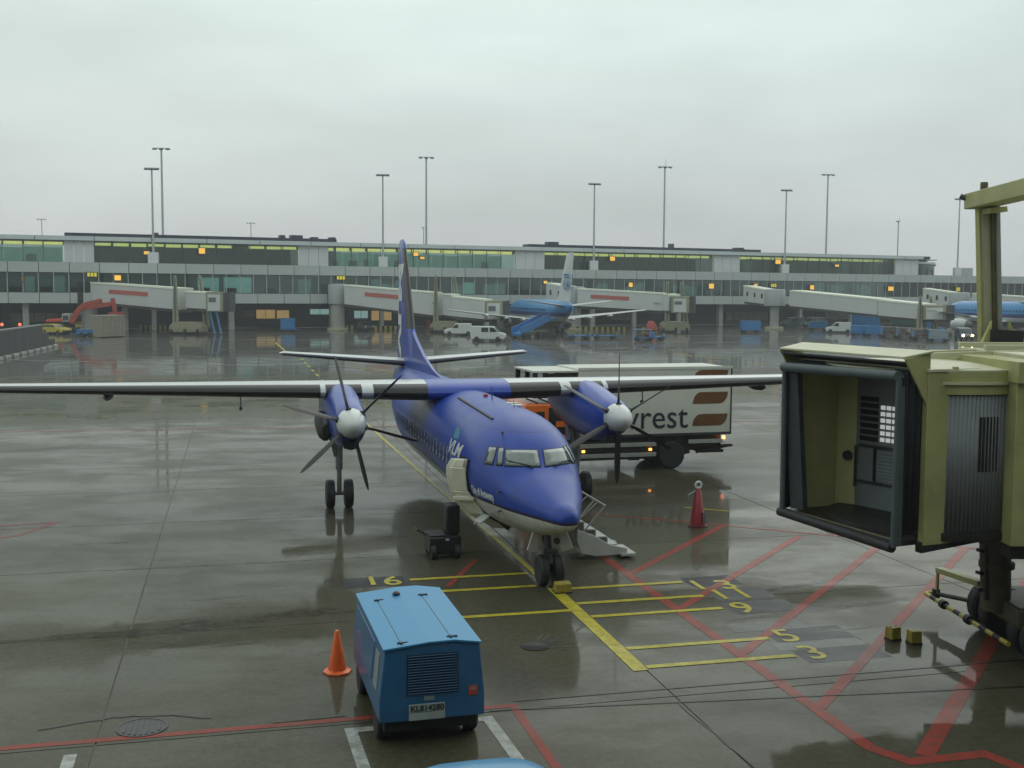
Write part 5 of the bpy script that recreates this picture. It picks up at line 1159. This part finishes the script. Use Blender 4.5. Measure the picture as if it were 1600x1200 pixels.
# ------------------------------------------------------------------ far airliners
KB = mat('airline_sky_blue', (.03, .23, .52), .35, coat=.4, var=.06); KD = mat('airline_dark_blue', (.012, .035, .18), .4); KW = mat('airline_white', (.55, .57, .57), .35, coat=.3, var=.05); KG = mat('airline_grey', (.15, .145, .13), .45, var=.15)
def kmat(name):
    m = bpy.data.materials.new(name); m.use_nodes = True; t = m.node_tree; b = t.nodes['Principled BSDF']; K = t.links.new
    co = t.nodes.new('ShaderNodeTexCoord'); s = t.nodes.new('ShaderNodeSeparateXYZ'); K(co.outputs['Object'], s.inputs[0])
    r = t.nodes.new('ShaderNodeValToRGB'); r.color_ramp.interpolation = 'CONSTANT'; el = r.color_ramp.elements
    el[0].color = (.14, .14, .13, 1); el[1].position = .36; el[1].color = (.50, .52, .52, 1)
    for p, c in ((.47, (.012, .035, .18)), (.565, (.03, .23, .52))): e = el.new(p); e.color = c + (1,)
    ma = t.nodes.new('ShaderNodeMath'); ma.operation = 'MULTIPLY'; ma.inputs[1].default_value = 1/6.0; K(s.outputs['Z'], ma.inputs[0]); K(ma.outputs[0], r.inputs[0])
    n = t.nodes.new('ShaderNodeTexNoise'); n.inputs['Scale'].default_value = 1.5; K(co.outputs['Object'], n.inputs['Vector'])
    mx = t.nodes.new('ShaderNodeMix'); mx.data_type = 'RGBA'; mx.blend_type = 'MULTIPLY'; mx.inputs['Factor'].default_value = .25; K(r.outputs[0], mx.inputs['A']); K(n.outputs['Color'], mx.inputs['B']); K(mx.outputs['Result'], b.inputs['Base Color'])
    b.inputs['Roughness'].default_value = .35; MATS[name] = m; return m
KSKIN = kmat('far_airliner_livery')
def jetliner(label, loc_, rz, span=31.0, L_=31.0, fin_top=11.6, zc=3.15, door=False, tailup=1.0):
    t = thing('jet_airliner', label, 'airliner', loc_, rz)        # local -Y is the nose, origin under the wing
    S_ = [(-L_*.5, zc-.35, .05, .05), (-L_*.49, zc-.3, .55, .5), (-L_*.455, zc-.15, 1.15, 1.15), (-L_*.40, zc, 1.7, 1.75), (-L_*.33, zc+.05, 1.9, 2.0), (L_*.22, zc+.05, 1.9, 2.0), (L_*.31, zc+.25, 1.65, 1.75), (L_*.40, zc+.65, 1.05, 1.2), (L_*.47, zc+1.0, .5, .65), (L_*.5, zc+1.15, .12, .2)]
    b = MB(); b.loft([[Vector((w_*math.cos(q), y, z + h_*math.sin(q))) for q in [2*math.pi*i/28 for i in range(28)]] for y, z, w_, h_ in S_]); fu = b.build('fuselage', KSKIN, t)
    rg = []
    for l in (-1, -.55, -.12, .12, .55, 1):
        x = l*span/2; k = abs(l); rg.append([Vector((x, -1.8 + k*5.2 + y_*(5.6-4.1*k), zc-1.25 + k*1.75 + z_*(5.6-4.1*k))) for y_, z_ in ((0, 0), (.12, .05), (.5, .055), (1, 0), (.5, -.045), (.12, -.045))])
    b = MB(); b.loft(rg); wg = b.build('wing', KW, t)
    for l in (-.62, -.42, -.25, .25, .42, .62):
        x = l*span/2; k = abs(l); b = MB(); b.lathe([(.02, -1.4), (.26, -.3), (.26, .8), (.03, 2.2)], (x, -1.8+k*5.2+(5.6-4.1*k)*.85, zc-1.42+k*1.75), 'Y', 10); b.build('flap_fairing', KW, wg)
    for sx in (-1, 1):
        b = MB(); b.lathe([(.78, 2.1), (1.0, 1.2), (1.08, .2), (1.0, -.7), (.92, -.9), (.8, -.6), (.55, -.2), (.02, -.15)], (sx*4.9, -3.4, zc-1.75), 'Y', 22); en = b.build('engine', KW, t)
        b = MB(); b.lathe([(.74, 2.1), (.55, 2.6), (.30, 3.0), (.02, 3.2)], (sx*4.9, -3.4, zc-1.75), 'Y', 16); b.build('exhaust_cone', KG, en)
        MB().span((sx*4.9-.12, -3.6, zc-.8), (sx*4.9+.12, -.9, zc-.45)).build('engine_pylon', KW, en)
    y0 = L_*.5
    ft = fin_top; rg = []
    for z, le, te in ((zc+1.4, y0-8.6, y0-.8), (zc+2.4, y0-6.3, y0-.5), (ft-.4, y0-2.6, y0+.75), (ft, y0-1.9, y0+.7)):
        rg.append([Vector((a_*.05*(te-le), le+(te-le)*y_, z)) for a_, y_ in ((0, 0), (1, .3), (0, 1), (-1, .3))])
    b = MB(); b.loft(rg); fn_ = b.build('tail_fin', mat('airline_fin_white', (.58, .61, .61), .4), t)
    rg = []
    for l in (-1, -.1, .1, 1):
        x = l*6.4; k = abs(l); rg.append([Vector((x, y0-4.4 + k*2.6 + y_*(3.4-2.2*k), zc+1.15 + k*.85 + z_*(3.4-2.2*k))) for y_, z_ in ((0, 0), (.3, .05), (1, 0), (.3, -.05))])
    b = MB(); b.loft(rg); b.build('tailplane', KW, t)
    for sd_ in (-1, 1):
        lettering('tail_lettering', 'KLM', 2.0, mat('letter_blue', (.05, .20, .45), .5), fn_, lambda x, y, sd_=sd_: Vector((sd_*.33, (y0-2.95 + x*.62) if sd_ > 0 else (y0-.25 - x*.62), zc+3.55+y)), bold=.03)
        for k in range(4):
            yq = y0-2.5+.6*k; b = MB(); b.lathe([(.001, -.02), (.2, -.02), (.2, .02), (.001, .02)], (sd_*.32, yq, zc+5.65), 'X', 10); b.build('crown_mark', mat('letter_blue', (.05, .20, .45), .5), fn_)
        MB().span((sd_*.31-.03, y0-2.7, zc+5.2), (sd_*.31+.03, y0-.5, zc+5.38)).build('crown_mark', mat('letter_blue', (.05, .20, .45), .5), fn_)
        for k in range(30):
            y = -L_*.36 + k*.66; b = MB(); b.span((sd_*1.89-.03, y, zc+.45), (sd_*1.89+.03, y+.20, zc+.72)); b.build('cabin_window', mat('cabin_window_blue', (.03, .07, .12), .2), fu)
        b = MB(); b.prism([(sd_*1.0, -L_*.462, zc+.5), (sd_*1.42, -L_*.433, zc+.55), (sd_*1.25, -L_*.425, zc+1.1), (sd_*.85, -L_*.447, zc+1.05)], (sd_*.05, -.15, .1)); b.build('cockpit_window', WN, fu)
        b = MB(); b.tube((sd_*2.7, 1.6, zc-1.6), (sd_*2.7, 1.6, .5), .14, n=8); lg = b.build('main_gear_leg', GEAR, t)
        for q in (-.35, .35): put('wheel', FWH, lg, (sd_*2.7+q, 1.6, .45))
    b = MB(); b.tube((0, -L_*.36, zc-1.7), (0, -L_*.36, .4), .12, n=8); lg = b.build('nose_gear_leg', GEAR, t)
    for q in (-.22, .22): put('wheel', FWH, lg, (q, -L_*.36, .42))
    if door:
        MB().span((-1.62, L_*.30, zc-.25), (-1.50, L_*.30+1.0, zc+1.7)).build('open_doorway', CREAM, fu)
        MB().span((-2.0, L_*.30+1.15, zc-.1), (-1.9, L_*.30+2.0, zc+1.75)).build('rear_door', KB, fu)
    return t
tl = at(893, 480, 160); nz = at(803, 480, 189.5); cc = (tl+nz)/2; cc.z = 0; dv = nz-tl; L1 = Vector((dv.x, dv.y, 0)).length
kz = math.atan2(dv.x, -dv.y)                   # local -Y towards the nose
k1 = jetliner('sky blue and white jet airliner seen from behind with stairs at its rear door', cc, kz, 31.5, L1, 12.0, 3.2, True)
nz = at(1478, 480, 190); tl = at(1655, 480, 168); cc = (tl+nz)/2; cc.z = 0; dv = nz-tl; L1 = Vector((dv.x, dv.y, 0)).length
k2 = jetliner('sky blue jet airliner partly hidden by the cream lifting post at right', cc, math.atan2(dv.x, -dv.y), 31.0, L1, 11.8, 3.3)
# boarding stairs at the rear of the middle airliner
a, b_ = at(853, 496, 161.5), at(806, 527, 154); st_ = thing('boarding_stairs', 'blue covered passenger stairs leading up to the rear door of the pale blue airliner', 'stairs', (b_.x, b_.y, 0), 0)
o = Vector((b_.x, b_.y, 0)); p = Vector((b_.x, b_.y, .5)) - o; q = Vector((a.x, a.y, a.z-.3)) - o
SB = mat('boarding_blue', (.02, .16, .42), .45, var=.1)
b = MB(); b.bar(p, q, 1.4, .3); b.build('flight', SB, st_)
dd = (q-p).normalized(); nn = Vector((0, 0, 1)).cross(dd).normalized()
for s_ in (-1, 1): b = MB(); b.bar(p + nn*.7*s_ + Vector((0, 0, .5)), q + nn*.7*s_ + Vector((0, 0, .5)), .08, .85); b.build('side_panel', SB, st_)
b = MB(); b.bar(q, q + dd*1.6 - Vector((0, 0, dd.z*1.6)), 1.7, .3); b.build('landing', SB, st_)
b = MB(); b.bar(p + dd*1 + Vector((0, 0, -.3)), q + Vector((0, 0, -1.6)), .9, .3).bar(q + Vector((0, 0, -.2)), Vector((q.x-.5, q.y, .5)), .25, .25); ch = b.build('chassis', FD, st_)
for k in (.12, .6):
    for s_ in (-1, 1): c = p.lerp(q, k) + nn*.8*s_; put('wheel', FWH, ch, (c.x, c.y, .42), math.atan2(dd.y, dd.x)+R(90))
# ------------------------------------------------------------------ vehicles on the far apron
VW = mat('van_white', (.58, .60, .58), .35, coat=.3, var=.04); VB = mat('cart_blue', (.02, .17, .42), .4, coat=.2, var=.12); VY = mat('car_yellow', (.50, .40, .02), .4, coat=.3); VG = mat('tarp_green', (.02, .06, .05), .5); VD = mat('dark_green_van', (.02, .035, .04), .4, coat=.3)
HL = mat('headlamp', (.8, .8, .8), .2, emit=(1.0, .72, .28), es=70.0); HLO = mat('headlamp_off', (.5, .5, .48), .2)
vwh = wheel_mesh(.33, .22)
PROF = {'van': ([(-2.2, .30), (2.25, .30), (2.3, .75), (2.1, 1.02), (1.45, 1.15), (.75, 1.86), (.5, 1.93), (-2.1, 1.93), (-2.25, 1.2)], 1.75),
        'smallvan': ([(-2.0, .28), (2.05, .28), (2.08, .72), (1.7, .95), (1.1, 1.05), (.5, 1.66), (.2, 1.76), (-1.9, 1.76), (-2.03, 1.0)], 1.65),
        'estate': ([(-2.2, .28), (2.25, .28), (2.28, .68), (1.9, .90), (.95, 1.0), (.3, 1.42), (-1.7, 1.45), (-2.2, 1.0)], 1.7)}
WIN = {'van': [((1.32, 1.22), (.78, 1.78), (.30, 1.78), (.30, 1.20)), ((.10, 1.20), (.10, 1.76), (-.8, 1.76), (-.8, 1.20))],
       'smallvan': [((.98, 1.10), (.48, 1.60), (.05, 1.60), (.05, 1.08))],
       'estate': [((.85, 1.02), (.32, 1.36), (-.15, 1.36), (-.15, 1.0)), ((-.25, 1.0), (-.25, 1.37), (-1.0, 1.37), (-1.0, 1.0)), ((-1.1, 1.0), (-1.1, 1.37), (-1.65, 1.36), (-1.9, 1.02))]}
def car(name, kind, m, label, cat, p, rz, lights=False, sc_=1.0, windows=True, group=None):   # local +X is forward
    t = thing(name, label, cat, p, rz, group); pr, wd = PROF[kind]; t.scale = (sc_,)*3
    b = MB(); b.prism([(x, -wd/2, z) for x, z in pr], (0, wd, 0)); bo = b.build('body', m, t, .07)
    for s_ in (-1, 1):
        y = s_*(wd/2+.012)
        if windows:
            for w_ in WIN[kind]: b = MB(); b.prism([(x, y-.012*s_, z) for x, z in w_], (0, .02*s_, 0)); b.build('side_window', DARKGLASS, bo)
        for x in (1.35, -1.4): put('wheel', vwh, t, (x, s_*(wd/2-.1), .33), R(90))
        y2 = s_*wd*.36; b = MB(); b.span((pr[1][0]-.02, y2-.13, .66), (pr[2][0]+.03, y2+.13, .84)); b.build('headlight', HL if lights else HLO, bo)
        b = MB(); b.span((pr[0][0]-.04, y2-.1, .75), (pr[0][0]+.05, y2+.1, 1.0)); b.build('tail_light', mat('tail_red', (.3, .02, .02), .3), bo)
    f_ = [v for v in pr if v[1] > .9 and v[0] > 0]; a_, c_ = WIN[kind][0][0], WIN[kind][0][1]
    b = MB(); b.prism([(a_[0]+.12, -wd*.42, a_[1]), (a_[0]+.12, wd*.42, a_[1]), (c_[0]+.10, wd*.40, c_[1]), (c_[0]+.10, -wd*.40, c_[1])], (.03, 0, .03)); b.build('windscreen', DARKGLASS, bo)
    MB().span((pr[1][0]-.05, -wd*.48, .32), (pr[1][0]+.1, wd*.48, .55)).build('bumper', BLACKRUB, bo, .02)
    return t
car('van', 'van', VW, 'white van with dark side windows, the nearer one left of the blue stairs', 'van', gp(763, 533), -.12)
car('van', 'smallvan', VW, 'small white van parked just behind the nearer white van', 'van', gp(716, 524), math.pi+.1)
car('van', 'smallvan', VW, 'white van facing left below the long plain white tunnel', 'van', gp(1310, 520), math.pi-.2)
car('van', 'van', VD, 'dark van with pale roof right of the round column, leftmost of two', 'van', gp(1270, 512), math.pi+.5)
car('van', 'van', VD, 'dark van with pale roof directly left of the white van under the plain tunnel', 'van', gp(1250-12, 511), math.pi+.5)
car('estate_car', 'estate', VY, 'yellow estate car at the end of the dark barrier wall, far left', 'car', gp(88, 522), -.5)
car('van', 'estate', VY, 'yellow car half hidden behind the orange crane arm', 'car', gp(142, 517), -.2)
car('car', 'estate', VD, 'dark car under the second far bridge, left of the blue fin', 'car', gp(572, 517), -1.2)
car('car', 'estate', mat('pale_car', (.42, .44, .43), .4), 'pale grey car parked in the lit undercroft right of the glazed cab', 'car', gp(420, 509), math.pi)
car('tug_car', 'smallvan', VD, 'dark vehicle with glowing headlights facing the camera beside the cream post', 'car', gp(1506, 532), -R(98), lights=True)
def cart(label, p, rz, m, kind, group='blue baggage carts and dollies', n=1, L_=2.6, H_=1.7, cat='cart', name='baggage_cart'):
    t = thing(name, label, cat, p, rz, group)
    b = MB(); b.span((-L_/2, -.75, .42), (L_/2, .75, .56)).bar((L_/2, 0, .45), (L_/2+.8, 0, .40), .08, .08); b.build('deck', m, t, .01)
    for x in (-L_*.33, L_*.33):
        for y in (-.6, .6): put('wheel', vwh, t, (x, y, .33), R(90))
    if kind == 'box':
        b = MB(); b.span((-L_/2+.05, -.72, .56), (L_/2-.05, .72, H_)); bx = b.build('box', m, t, .05)
        b = MB(); b.span((-L_/2, -.78, H_), (L_/2, .78, H_+.06)); b.build('lid', m, bx)
        for x in (-L_*.2, L_*.2): b = MB(); b.span((x-.42, -.745, .7), (x+.42, -.715, H_-.15)); b.build('door', m, bx, .01)
    elif kind == 'frame':
        for x in (-L_/2+.06, L_/2-.06):
            for y in (-.7, .7): MB().span((x-.04, y-.04, .56), (x+.04, y+.04, H_)).build('post', GREYMETAL, t)
        b = MB(); b.span((-L_/2, -.76, H_), (L_/2, .76, H_+.07)); b.build('roof', m, t, .01)
        for k in range(3):
            x = -L_/2+.45+k*.8; b = MB(); b.span((x, -.5, .57), (x+.62, .4, .9+.25*((k*7) % 3)/2)); b.build('load', [FD, mat('bag_red', (.12, .02, .02), .6), VB][k % 3], t, .04)
    else:
        b = MB(); b.span((-L_/2, -.78, .56), (-L_/2+.08, .78, 1.0)).span((L_/2-.08, -.78, .56), (L_/2, .78, 1.0)); b.build('end_rail', GREYMETAL, t)
    return t
cart('blue box cart under the pier, left of the blue tail fin', gp(450, 519), .1, VB, 'box', L_=2.2, H_=2.1)
cart('blue box cart standing alone left of the round column under the plain tunnel', gp(1172, 520), .05, VB, 'box', L_=3.2, H_=1.9)
cart('low blue dolly right of the airliner belly, first of the row before the striped kerb', gp(905, 530), .15, VB, 'low', L_=3.0)
cart('low blue dolly with grey load in front of the striped kerb', gp(945, 530), .1, VB, 'low', L_=3.4)
cart('loaded blue cart beside the orange lit base of the third far bridge', gp(1004, 533), -.2, VB, 'frame', L_=2.2, H_=1.5)
cart('last blue cart of the group below the third far bridge cab', gp(1024, 532), .1, VB, 'low', L_=2.4)
TSP = [(1342, 525, 'box', VB, 'first blue cart right of the white van under the plain tunnel'), (1366, 526, 'box', VB, 'second blue cart right of the white van under the plain tunnel'), (1390, 528, 'frame', mat('cart_grey', (.10, .11, .11), .5), 'grey open baggage cart left of the tarped truck front'), (1414, 530, 'frame', mat('cart_grey', (.10, .11, .11), .5), 'grey open baggage cart below the tarped green truck'), (1440, 532, 'frame', mat('cart_brown', (.09, .07, .05), .5), 'brownish loaded baggage cart near the right end of the train'), (1466, 534, 'box', mat('cart_pale', (.22, .27, .32), .5), 'pale blue cart ending the baggage train near the airliner engine')]
for u, v, k, m, lb in TSP: cart(lb, gp(u, v), -.35, m, k, group='baggage train under the plain tunnel', L_=2.5, H_=1.55)
cart('tall blue container on a dolly behind the first blue carts', gp(1352, 518), -.2, VB, 'box', L_=4.6, H_=3.1)
cart('blue container dolly between the dark vans and the white van', gp(1278, 516), -.1, VB, 'box', L_=3.2, H_=1.5)
t = thing('tarp_truck', 'dark green truck with a white plate under the right end of the plain tunnel', 'truck', gp(1422, 517), -.2)
b = MB(); b.span((-3, 0, .9), (2.2, 2.3, 2.9)); b.build('cargo_body', VG, t, .08); b = MB(); b.span((2.3, .05, .5), (3.9, 2.25, 2.4)); cbn = b.build('cab', VG, t, .12); MB().span((2.5, .02, 1.4), (3.4, .06, 2.1)).build('side_window', DARKGLASS, cbn)
MB().span((-1.6, -.06, 2.9), (.9, .4, 3.9)).build('white_plate', VW, t); MB().span((-2.9, .2, .5), (3.7, 2.1, .9)).build('chassis', FD, t)
for x in (-2, 3): put('wheel', FWH, t, (x, .15, .42), R(90)); put('wheel', FWH, t, (x, 2.1, .42), R(90))
t = thing('container_dolly', 'blue tug with white emblem left of the right airliner engine', 'tug', gp(1462, 522), -.2)
b = MB(); b.span((-1.3, 0, .35), (1.4, 1.5, 1.0)).span((-1.2, .05, 1.0), (-.2, 1.45, 2.0)); bt = b.build('body', VB, t, .06); MB().span((-.22, .15, 1.15), (-.17, 1.35, 1.85)).build('windscreen', DARKGLASS, bt)
for x in (-.85, .95): put('wheel', vwh, t, (x, .1, .33), R(90)); put('wheel', vwh, t, (x, 1.4, .33), R(90))
# ------------------------------------------------------------------ left: barrier wall, crane, container
a, c = gp(-60, 575), gp(86, 541); dv = Vector((c.x-a.x, c.y-a.y, 0)); Lw = dv.length
t = thing('barrier_wall', 'low dark barrier wall with pale kerb at the left edge', 'wall', a, math.atan2(dv.y, dv.x))
WM = mat('barrier_dark', (.045, .046, .050), .6, var=.25, scale=.8); n = 12
for k in range(n):
    b = MB(); hw = 2.5 if k < n-2 else (1.7 if k == n-2 else .9); b.span((Lw*k/n+.03, 0, 0), (Lw*(k+1)/n-.03, .35, hw)); b.build('wall_panel', WM, t, .02)
    b = MB(); b.span((Lw*k/n+.15, -.5, 0), (Lw*(k+1)/n-.9, -.2, .28)); b.build('kerb_block', mat('kerb_pale', (.36, .37, .34), .6), t, .02)
b = MB(); b.span((0, -.03, 2.5), (Lw*(n-2)/n, .38, 2.62)); b.build('coping', mat('coping_grey', (.24, .25, .25), .6), t)
OR2 = mat('crane_red', (.36, .045, .025), .45, var=.15)
p0 = gp(118, 521); t = thing('excavator', 'red excavator with long bent arm reaching over a beige container', 'excavator', p0, .1)
Yc = p0.y; ex = lambda u, v: at(u, v, Yc) - p0
def arm(P, wd, name):
    b = MB()
    for i in range(len(P)-1): b.bar(P[i], P[i+1], wd, wd*1.5)
    return b.build(name, OR2, t, .04)
arm([ex(112, 505), ex(122, 485), ex(133, 475)], .5, 'boom'); arm([ex(133, 475), ex(158, 469)], .36, 'boom_top'); arm([ex(131, 481), ex(172, 475)], .42, 'stick')
arm([ex(174, 466), ex(179, 492)], .5, 'dipper'); b = MB(); b.prism([ex(168, 488), ex(190, 488), ex(188, 496), ex(166, 496)], (0, 1.4, 0)); b.build('grab_bucket', OR2, t, .05)
b = MB(); b.tube(ex(140, 476), ex(124, 492), .12, n=8); b.build('hydraulic_ram', GREYMETAL, t)
b = MB(); b.prism([ex(72, 503), ex(100, 503), ex(100, 497), ex(74, 499)], (0, 2.5, 0)); b.build('engine_deck', mat('bright_orange_red', (.6, .06, .03), .4), t, .1)
b = MB(); b.prism([ex(97, 503), ex(109, 503), ex(109, 490), ex(97, 490)], (0, 2.0, 0)); cbn = b.build('cab', mat('cab_pale', (.34, .36, .34), .5), t, .08); b = MB(); b.prism([ex(99, 500), ex(107, 500), ex(107, 493), ex(99, 493)], (0, -.06, 0)); b.build('cab_window', DARKGLASS, cbn)
for y in (.1, 2.2):
    q0, q1 = ex(84, 517), ex(118, 517); b = MB(); b.bar(q0 + Vector((0, y, 0)), q1 + Vector((0, y, 0)), .6, .9); b.build('track', BLACKRUB, t, .2)
p = gp(161, 527.5); q = gp(196, 526); t = thing('container', 'beige container with vertical ribs below the red excavator arm', 'container', p, math.atan2(q.y-p.y, q.x-p.x))
wd = (q-p).length; hh = at(161, 494, p.y).z; b = MB(); b.span((0, 0, .08), (wd, 2.4, hh)); bx = b.build('shell', BEI, t, .03)
for k in range(6): MB().span((wd*(k+.3)/6, -.03, .2), (wd*(k+.55)/6, .0, hh-.15)).build('rib', BEI, bx)
MB().span((-.03, -.05, hh-.02), (wd+.03, 2.45, hh+.1)).build('top_rail', mat('rail_beige', (.30, .28, .21), .6), bx)
t = thing('silo', 'beige round tank behind the red excavator arm', 'tank', gp(138, 515), 0)
b = MB(); b.lathe([(1.5, .4), (1.5, 4.0), (1.3, 4.2), (.01, 4.3)], n=24); b.build('shell', BEI, t); b = MB(); b.lathe([(1.1, 0), (1.1, .4)], n=16); b.build('foot', FD, t)
t = thing('work_trailer', 'small blue trailer on the wet ground left of the beige container', 'trailer', gp(134, 527), .1)
b = MB(); b.span((-1.2, 0, .4), (1.2, 1.4, .95)).bar((-1.2, .7, .5), (-2.2, .7, .4), .1, .1); b.build('body', VB, t, .05); b = MB(); b.span((-1.25, -.05, .95), (1.25, 1.45, 1.02)); b.build('rim', VB, t)
for x in (-.5, .5): put('wheel', vwh, t, (x, 0, .33), R(90)); put('wheel', vwh, t, (x, 1.4, .33), R(90))
for u, v, lb in ((3, 507, 'larger orange warning lamp over the barrier wall at the far left'), (31, 507, 'smaller orange warning lamp over the barrier wall at the far left')):
    q = at(u, v, 166); t = thing('warning_lamp', lb, 'lamp', (q.x, q.y, 0)); MB().tube((0, 0, 0), (0, 0, q.z-.2), .06, n=6).build('post', FD, t)
    b = MB(); b.lathe([(.01, -.22), (.2, -.2), (.22, .1), (.1, .22), (.01, .23)], (0, 0, q.z), n=12); b.build('lens', mat('orange_lens', (.6, .1, .05), .3, emit=(1.0, .22, .10), es=.9 if u > 10 else 1.3), t)
# striped kerbs under the bridges
def kerb(label, u0, u1, v, n):
    a, c = gp(u0, v), gp(u1, v); dv = c-a; t = thing('striped_kerb', label, 'barrier', a, math.atan2(dv.y, dv.x), 'black and yellow striped barriers')
    for k in range(n):
        b = MB(); b.span((dv.length*k/n, 0, 0), (dv.length*(k+1)/n-.01, .3, .62)); b.build('stripe_block', YS if k % 2 == 0 else BLACKRUB, t)
kerb('black and yellow striped barrier right of the pale airliner tail', 896, 982, 516.5, 20); kerb('short striped barrier left of the cab of the third far bridge', 1003, 1032, 517, 6)
kerb('striped barrier beside the leftmost far bridge bogie', 218, 264, 514, 12); kerb('striped barrier around the column of the second far bridge', 517, 556, 514, 10); kerb('striped barrier left of the blue tail fin', 585, 624, 515, 10)
t = thing('barrel', 'small red barrel beside the foot of the second far bridge', 'barrel', gp(668, 512), 0); b = MB(); b.lathe([(.5, 0), (.52, .1), (.52, 1.3), (.45, 1.4), (.01, 1.42)], n=16); b.build('drum', OR2, t); b = MB(); b.lathe([(.53, .6), (.55, .65), (.55, .75), (.53, .8)], n=16); b.build('hoop', FD, t)
t = thing('orange_hopper', 'orange heap like hopper at the foot of the third far bridge', 'hopper', gp(1017, 520), 0); b = MB(); b.loft([[Vector((a_*w_, c_*w_, z)) for a_, c_ in ((-1,-1),(1,-1),(1,1),(-1,1))] for w_, z in ((.9, .4), (.7, 1.4), (.35, 1.9))]); b.build('bin', OR2, t, .05); b = MB(); b.span((-.8, -.8, 0), (.8, .8, .4)); b.build('base', FD, t)
# ------------------------------------------------------------------ a worker far out, in hi-vis
def person(label, p, rz):
    t = thing('person', label, 'person', p, rz)
    J_ = [(0, 0, .95, .15), (0, 0, 1.18, .15), (0, 0, 1.40, .16), (0, 0, 1.52, .06), (0, -.01, 1.66, .105), (.09, 0, .88, .10), (.11, .03, .50, .075), (.12, .02, .10, .05), (.12, -.12, .04, .04), (-.09, 0, .88, .10), (-.11, -.08, .50, .075), (-.12, .06, .10, .05), (-.12, -.08, .04, .04), (.20, 0, 1.40, .065), (.27, .02, 1.14, .05), (.25, -.12, .90, .04), (-.20, 0, 1.40, .065), (-.28, .04, 1.14, .05), (-.27, -.06, .90, .04)]
    E_ = [(0, 1), (1, 2), (2, 3), (3, 4), (0, 5), (5, 6), (6, 7), (7, 8), (0, 9), (9, 10), (10, 11), (11, 12), (2, 13), (13, 14), (14, 15), (2, 16), (16, 17), (17, 18)]
    me = bpy.data.meshes.new('body'); me.from_pydata([j[:3] for j in J_], E_, []); me.materials.append(mat('work_trousers', (.025, .028, .035), .7))
    o = put('body', me, t); o.modifiers.new('skin', 'SKIN'); s_ = o.modifiers.new('sub', 'SUBSURF'); s_.levels = 1; s_.render_levels = 1
    for i, j in enumerate(J_): me.skin_vertices[0].data[i].radius = (j[3], j[3])
    b = MB(); b.loft([[Vector((w_*math.cos(q), d_*math.sin(q), z)) for q in [2*math.pi*i/14 for i in range(14)]] for z, w_, d_ in ((.92, .20, .16), (1.15, .21, .17), (1.40, .24, .17), (1.48, .14, .12))], caps=(False, False)); b.build('hi_vis_vest', mat('hi_vis', (.55, .55, .10), .6), t)
    b = MB(); b.lathe([(.112, 1.66), (.118, 1.70), (.09, 1.77), (.01, 1.80)], (0, -.0, 0), n=12); b.build('cap', mat('cap_dark', (.03, .03, .04), .7), t)
    b = MB(); b.lathe([(.01, 1.56), (.085, 1.60), (.10, 1.66), (.09, 1.70)], (0, -.03, 0), n=12); b.build('face', mat('skin_tone', (.42, .27, .20), .6), t)
    return t
person('worker in a yellow hi-vis vest standing by the third far bridge cab', gp(1066, 519), .6)
# ------------------------------------------------------------------ the terminal the picture is taken from, behind the camera
tb_ = thing('terminal_building', 'grey terminal front with bands of windows right behind the viewpoint', 'terminal', Ry @ Vector((0, -1.2, 0)), YAW)
TW = mat('terminal_panel', (.20, .20, .20), .6, var=.08); TG = mat('terminal_glass', (.025, .03, .03), .08, var=.2)
b = MB(); b.span((.03, -.15, 0), (5.97, .0, 4.6)); m1 = b.mesh('wall_panel', TW); b = MB(); b.span((.03, -.15, 0), (5.97, .0, 1.4)); m2 = b.mesh('wall_panel', TW)
b = MB(); b.span((.06, -.25, 0), (2.94, -.18, 3.4)); m3 = b.mesh('window_pane', TG)
for k in range(-9, 11):
    put('wall_panel', m1, tb_, (6*k, 0, 0))
    for z in (8.2, 13.2): put('wall_panel', m2, tb_, (6*k, 0, z))
    for z in (4.7, 9.7):
        for q in (0, 3): put('window_pane', m3, tb_, (6*k+q, 0, z))
b = MB(); b.span((-54, -30, 0), (66, -.5, 14.4)); b.build('core', TW, tb_)
# ------------------------------------------------------------------ rain haze over the apron
hz = MB(); hz.span((-420, -60, -1.2), (420, 480, 37)); h_ = hz.build('haze', [], None); tag(h_, kind='stuff')
hm = bpy.data.materials.new('rain_haze'); hm.use_nodes = True; t = hm.node_tree; t.nodes.remove(t.nodes['Principled BSDF'])
pv = t.nodes.new('ShaderNodeVolumePrincipled'); pv.inputs['Color'].default_value = (.86, .89, .92, 1); pv.inputs['Density'].default_value = .0007
t.links.new(pv.outputs[0], t.nodes['Material Output'].inputs['Volume']); h_.data.materials.append(hm)
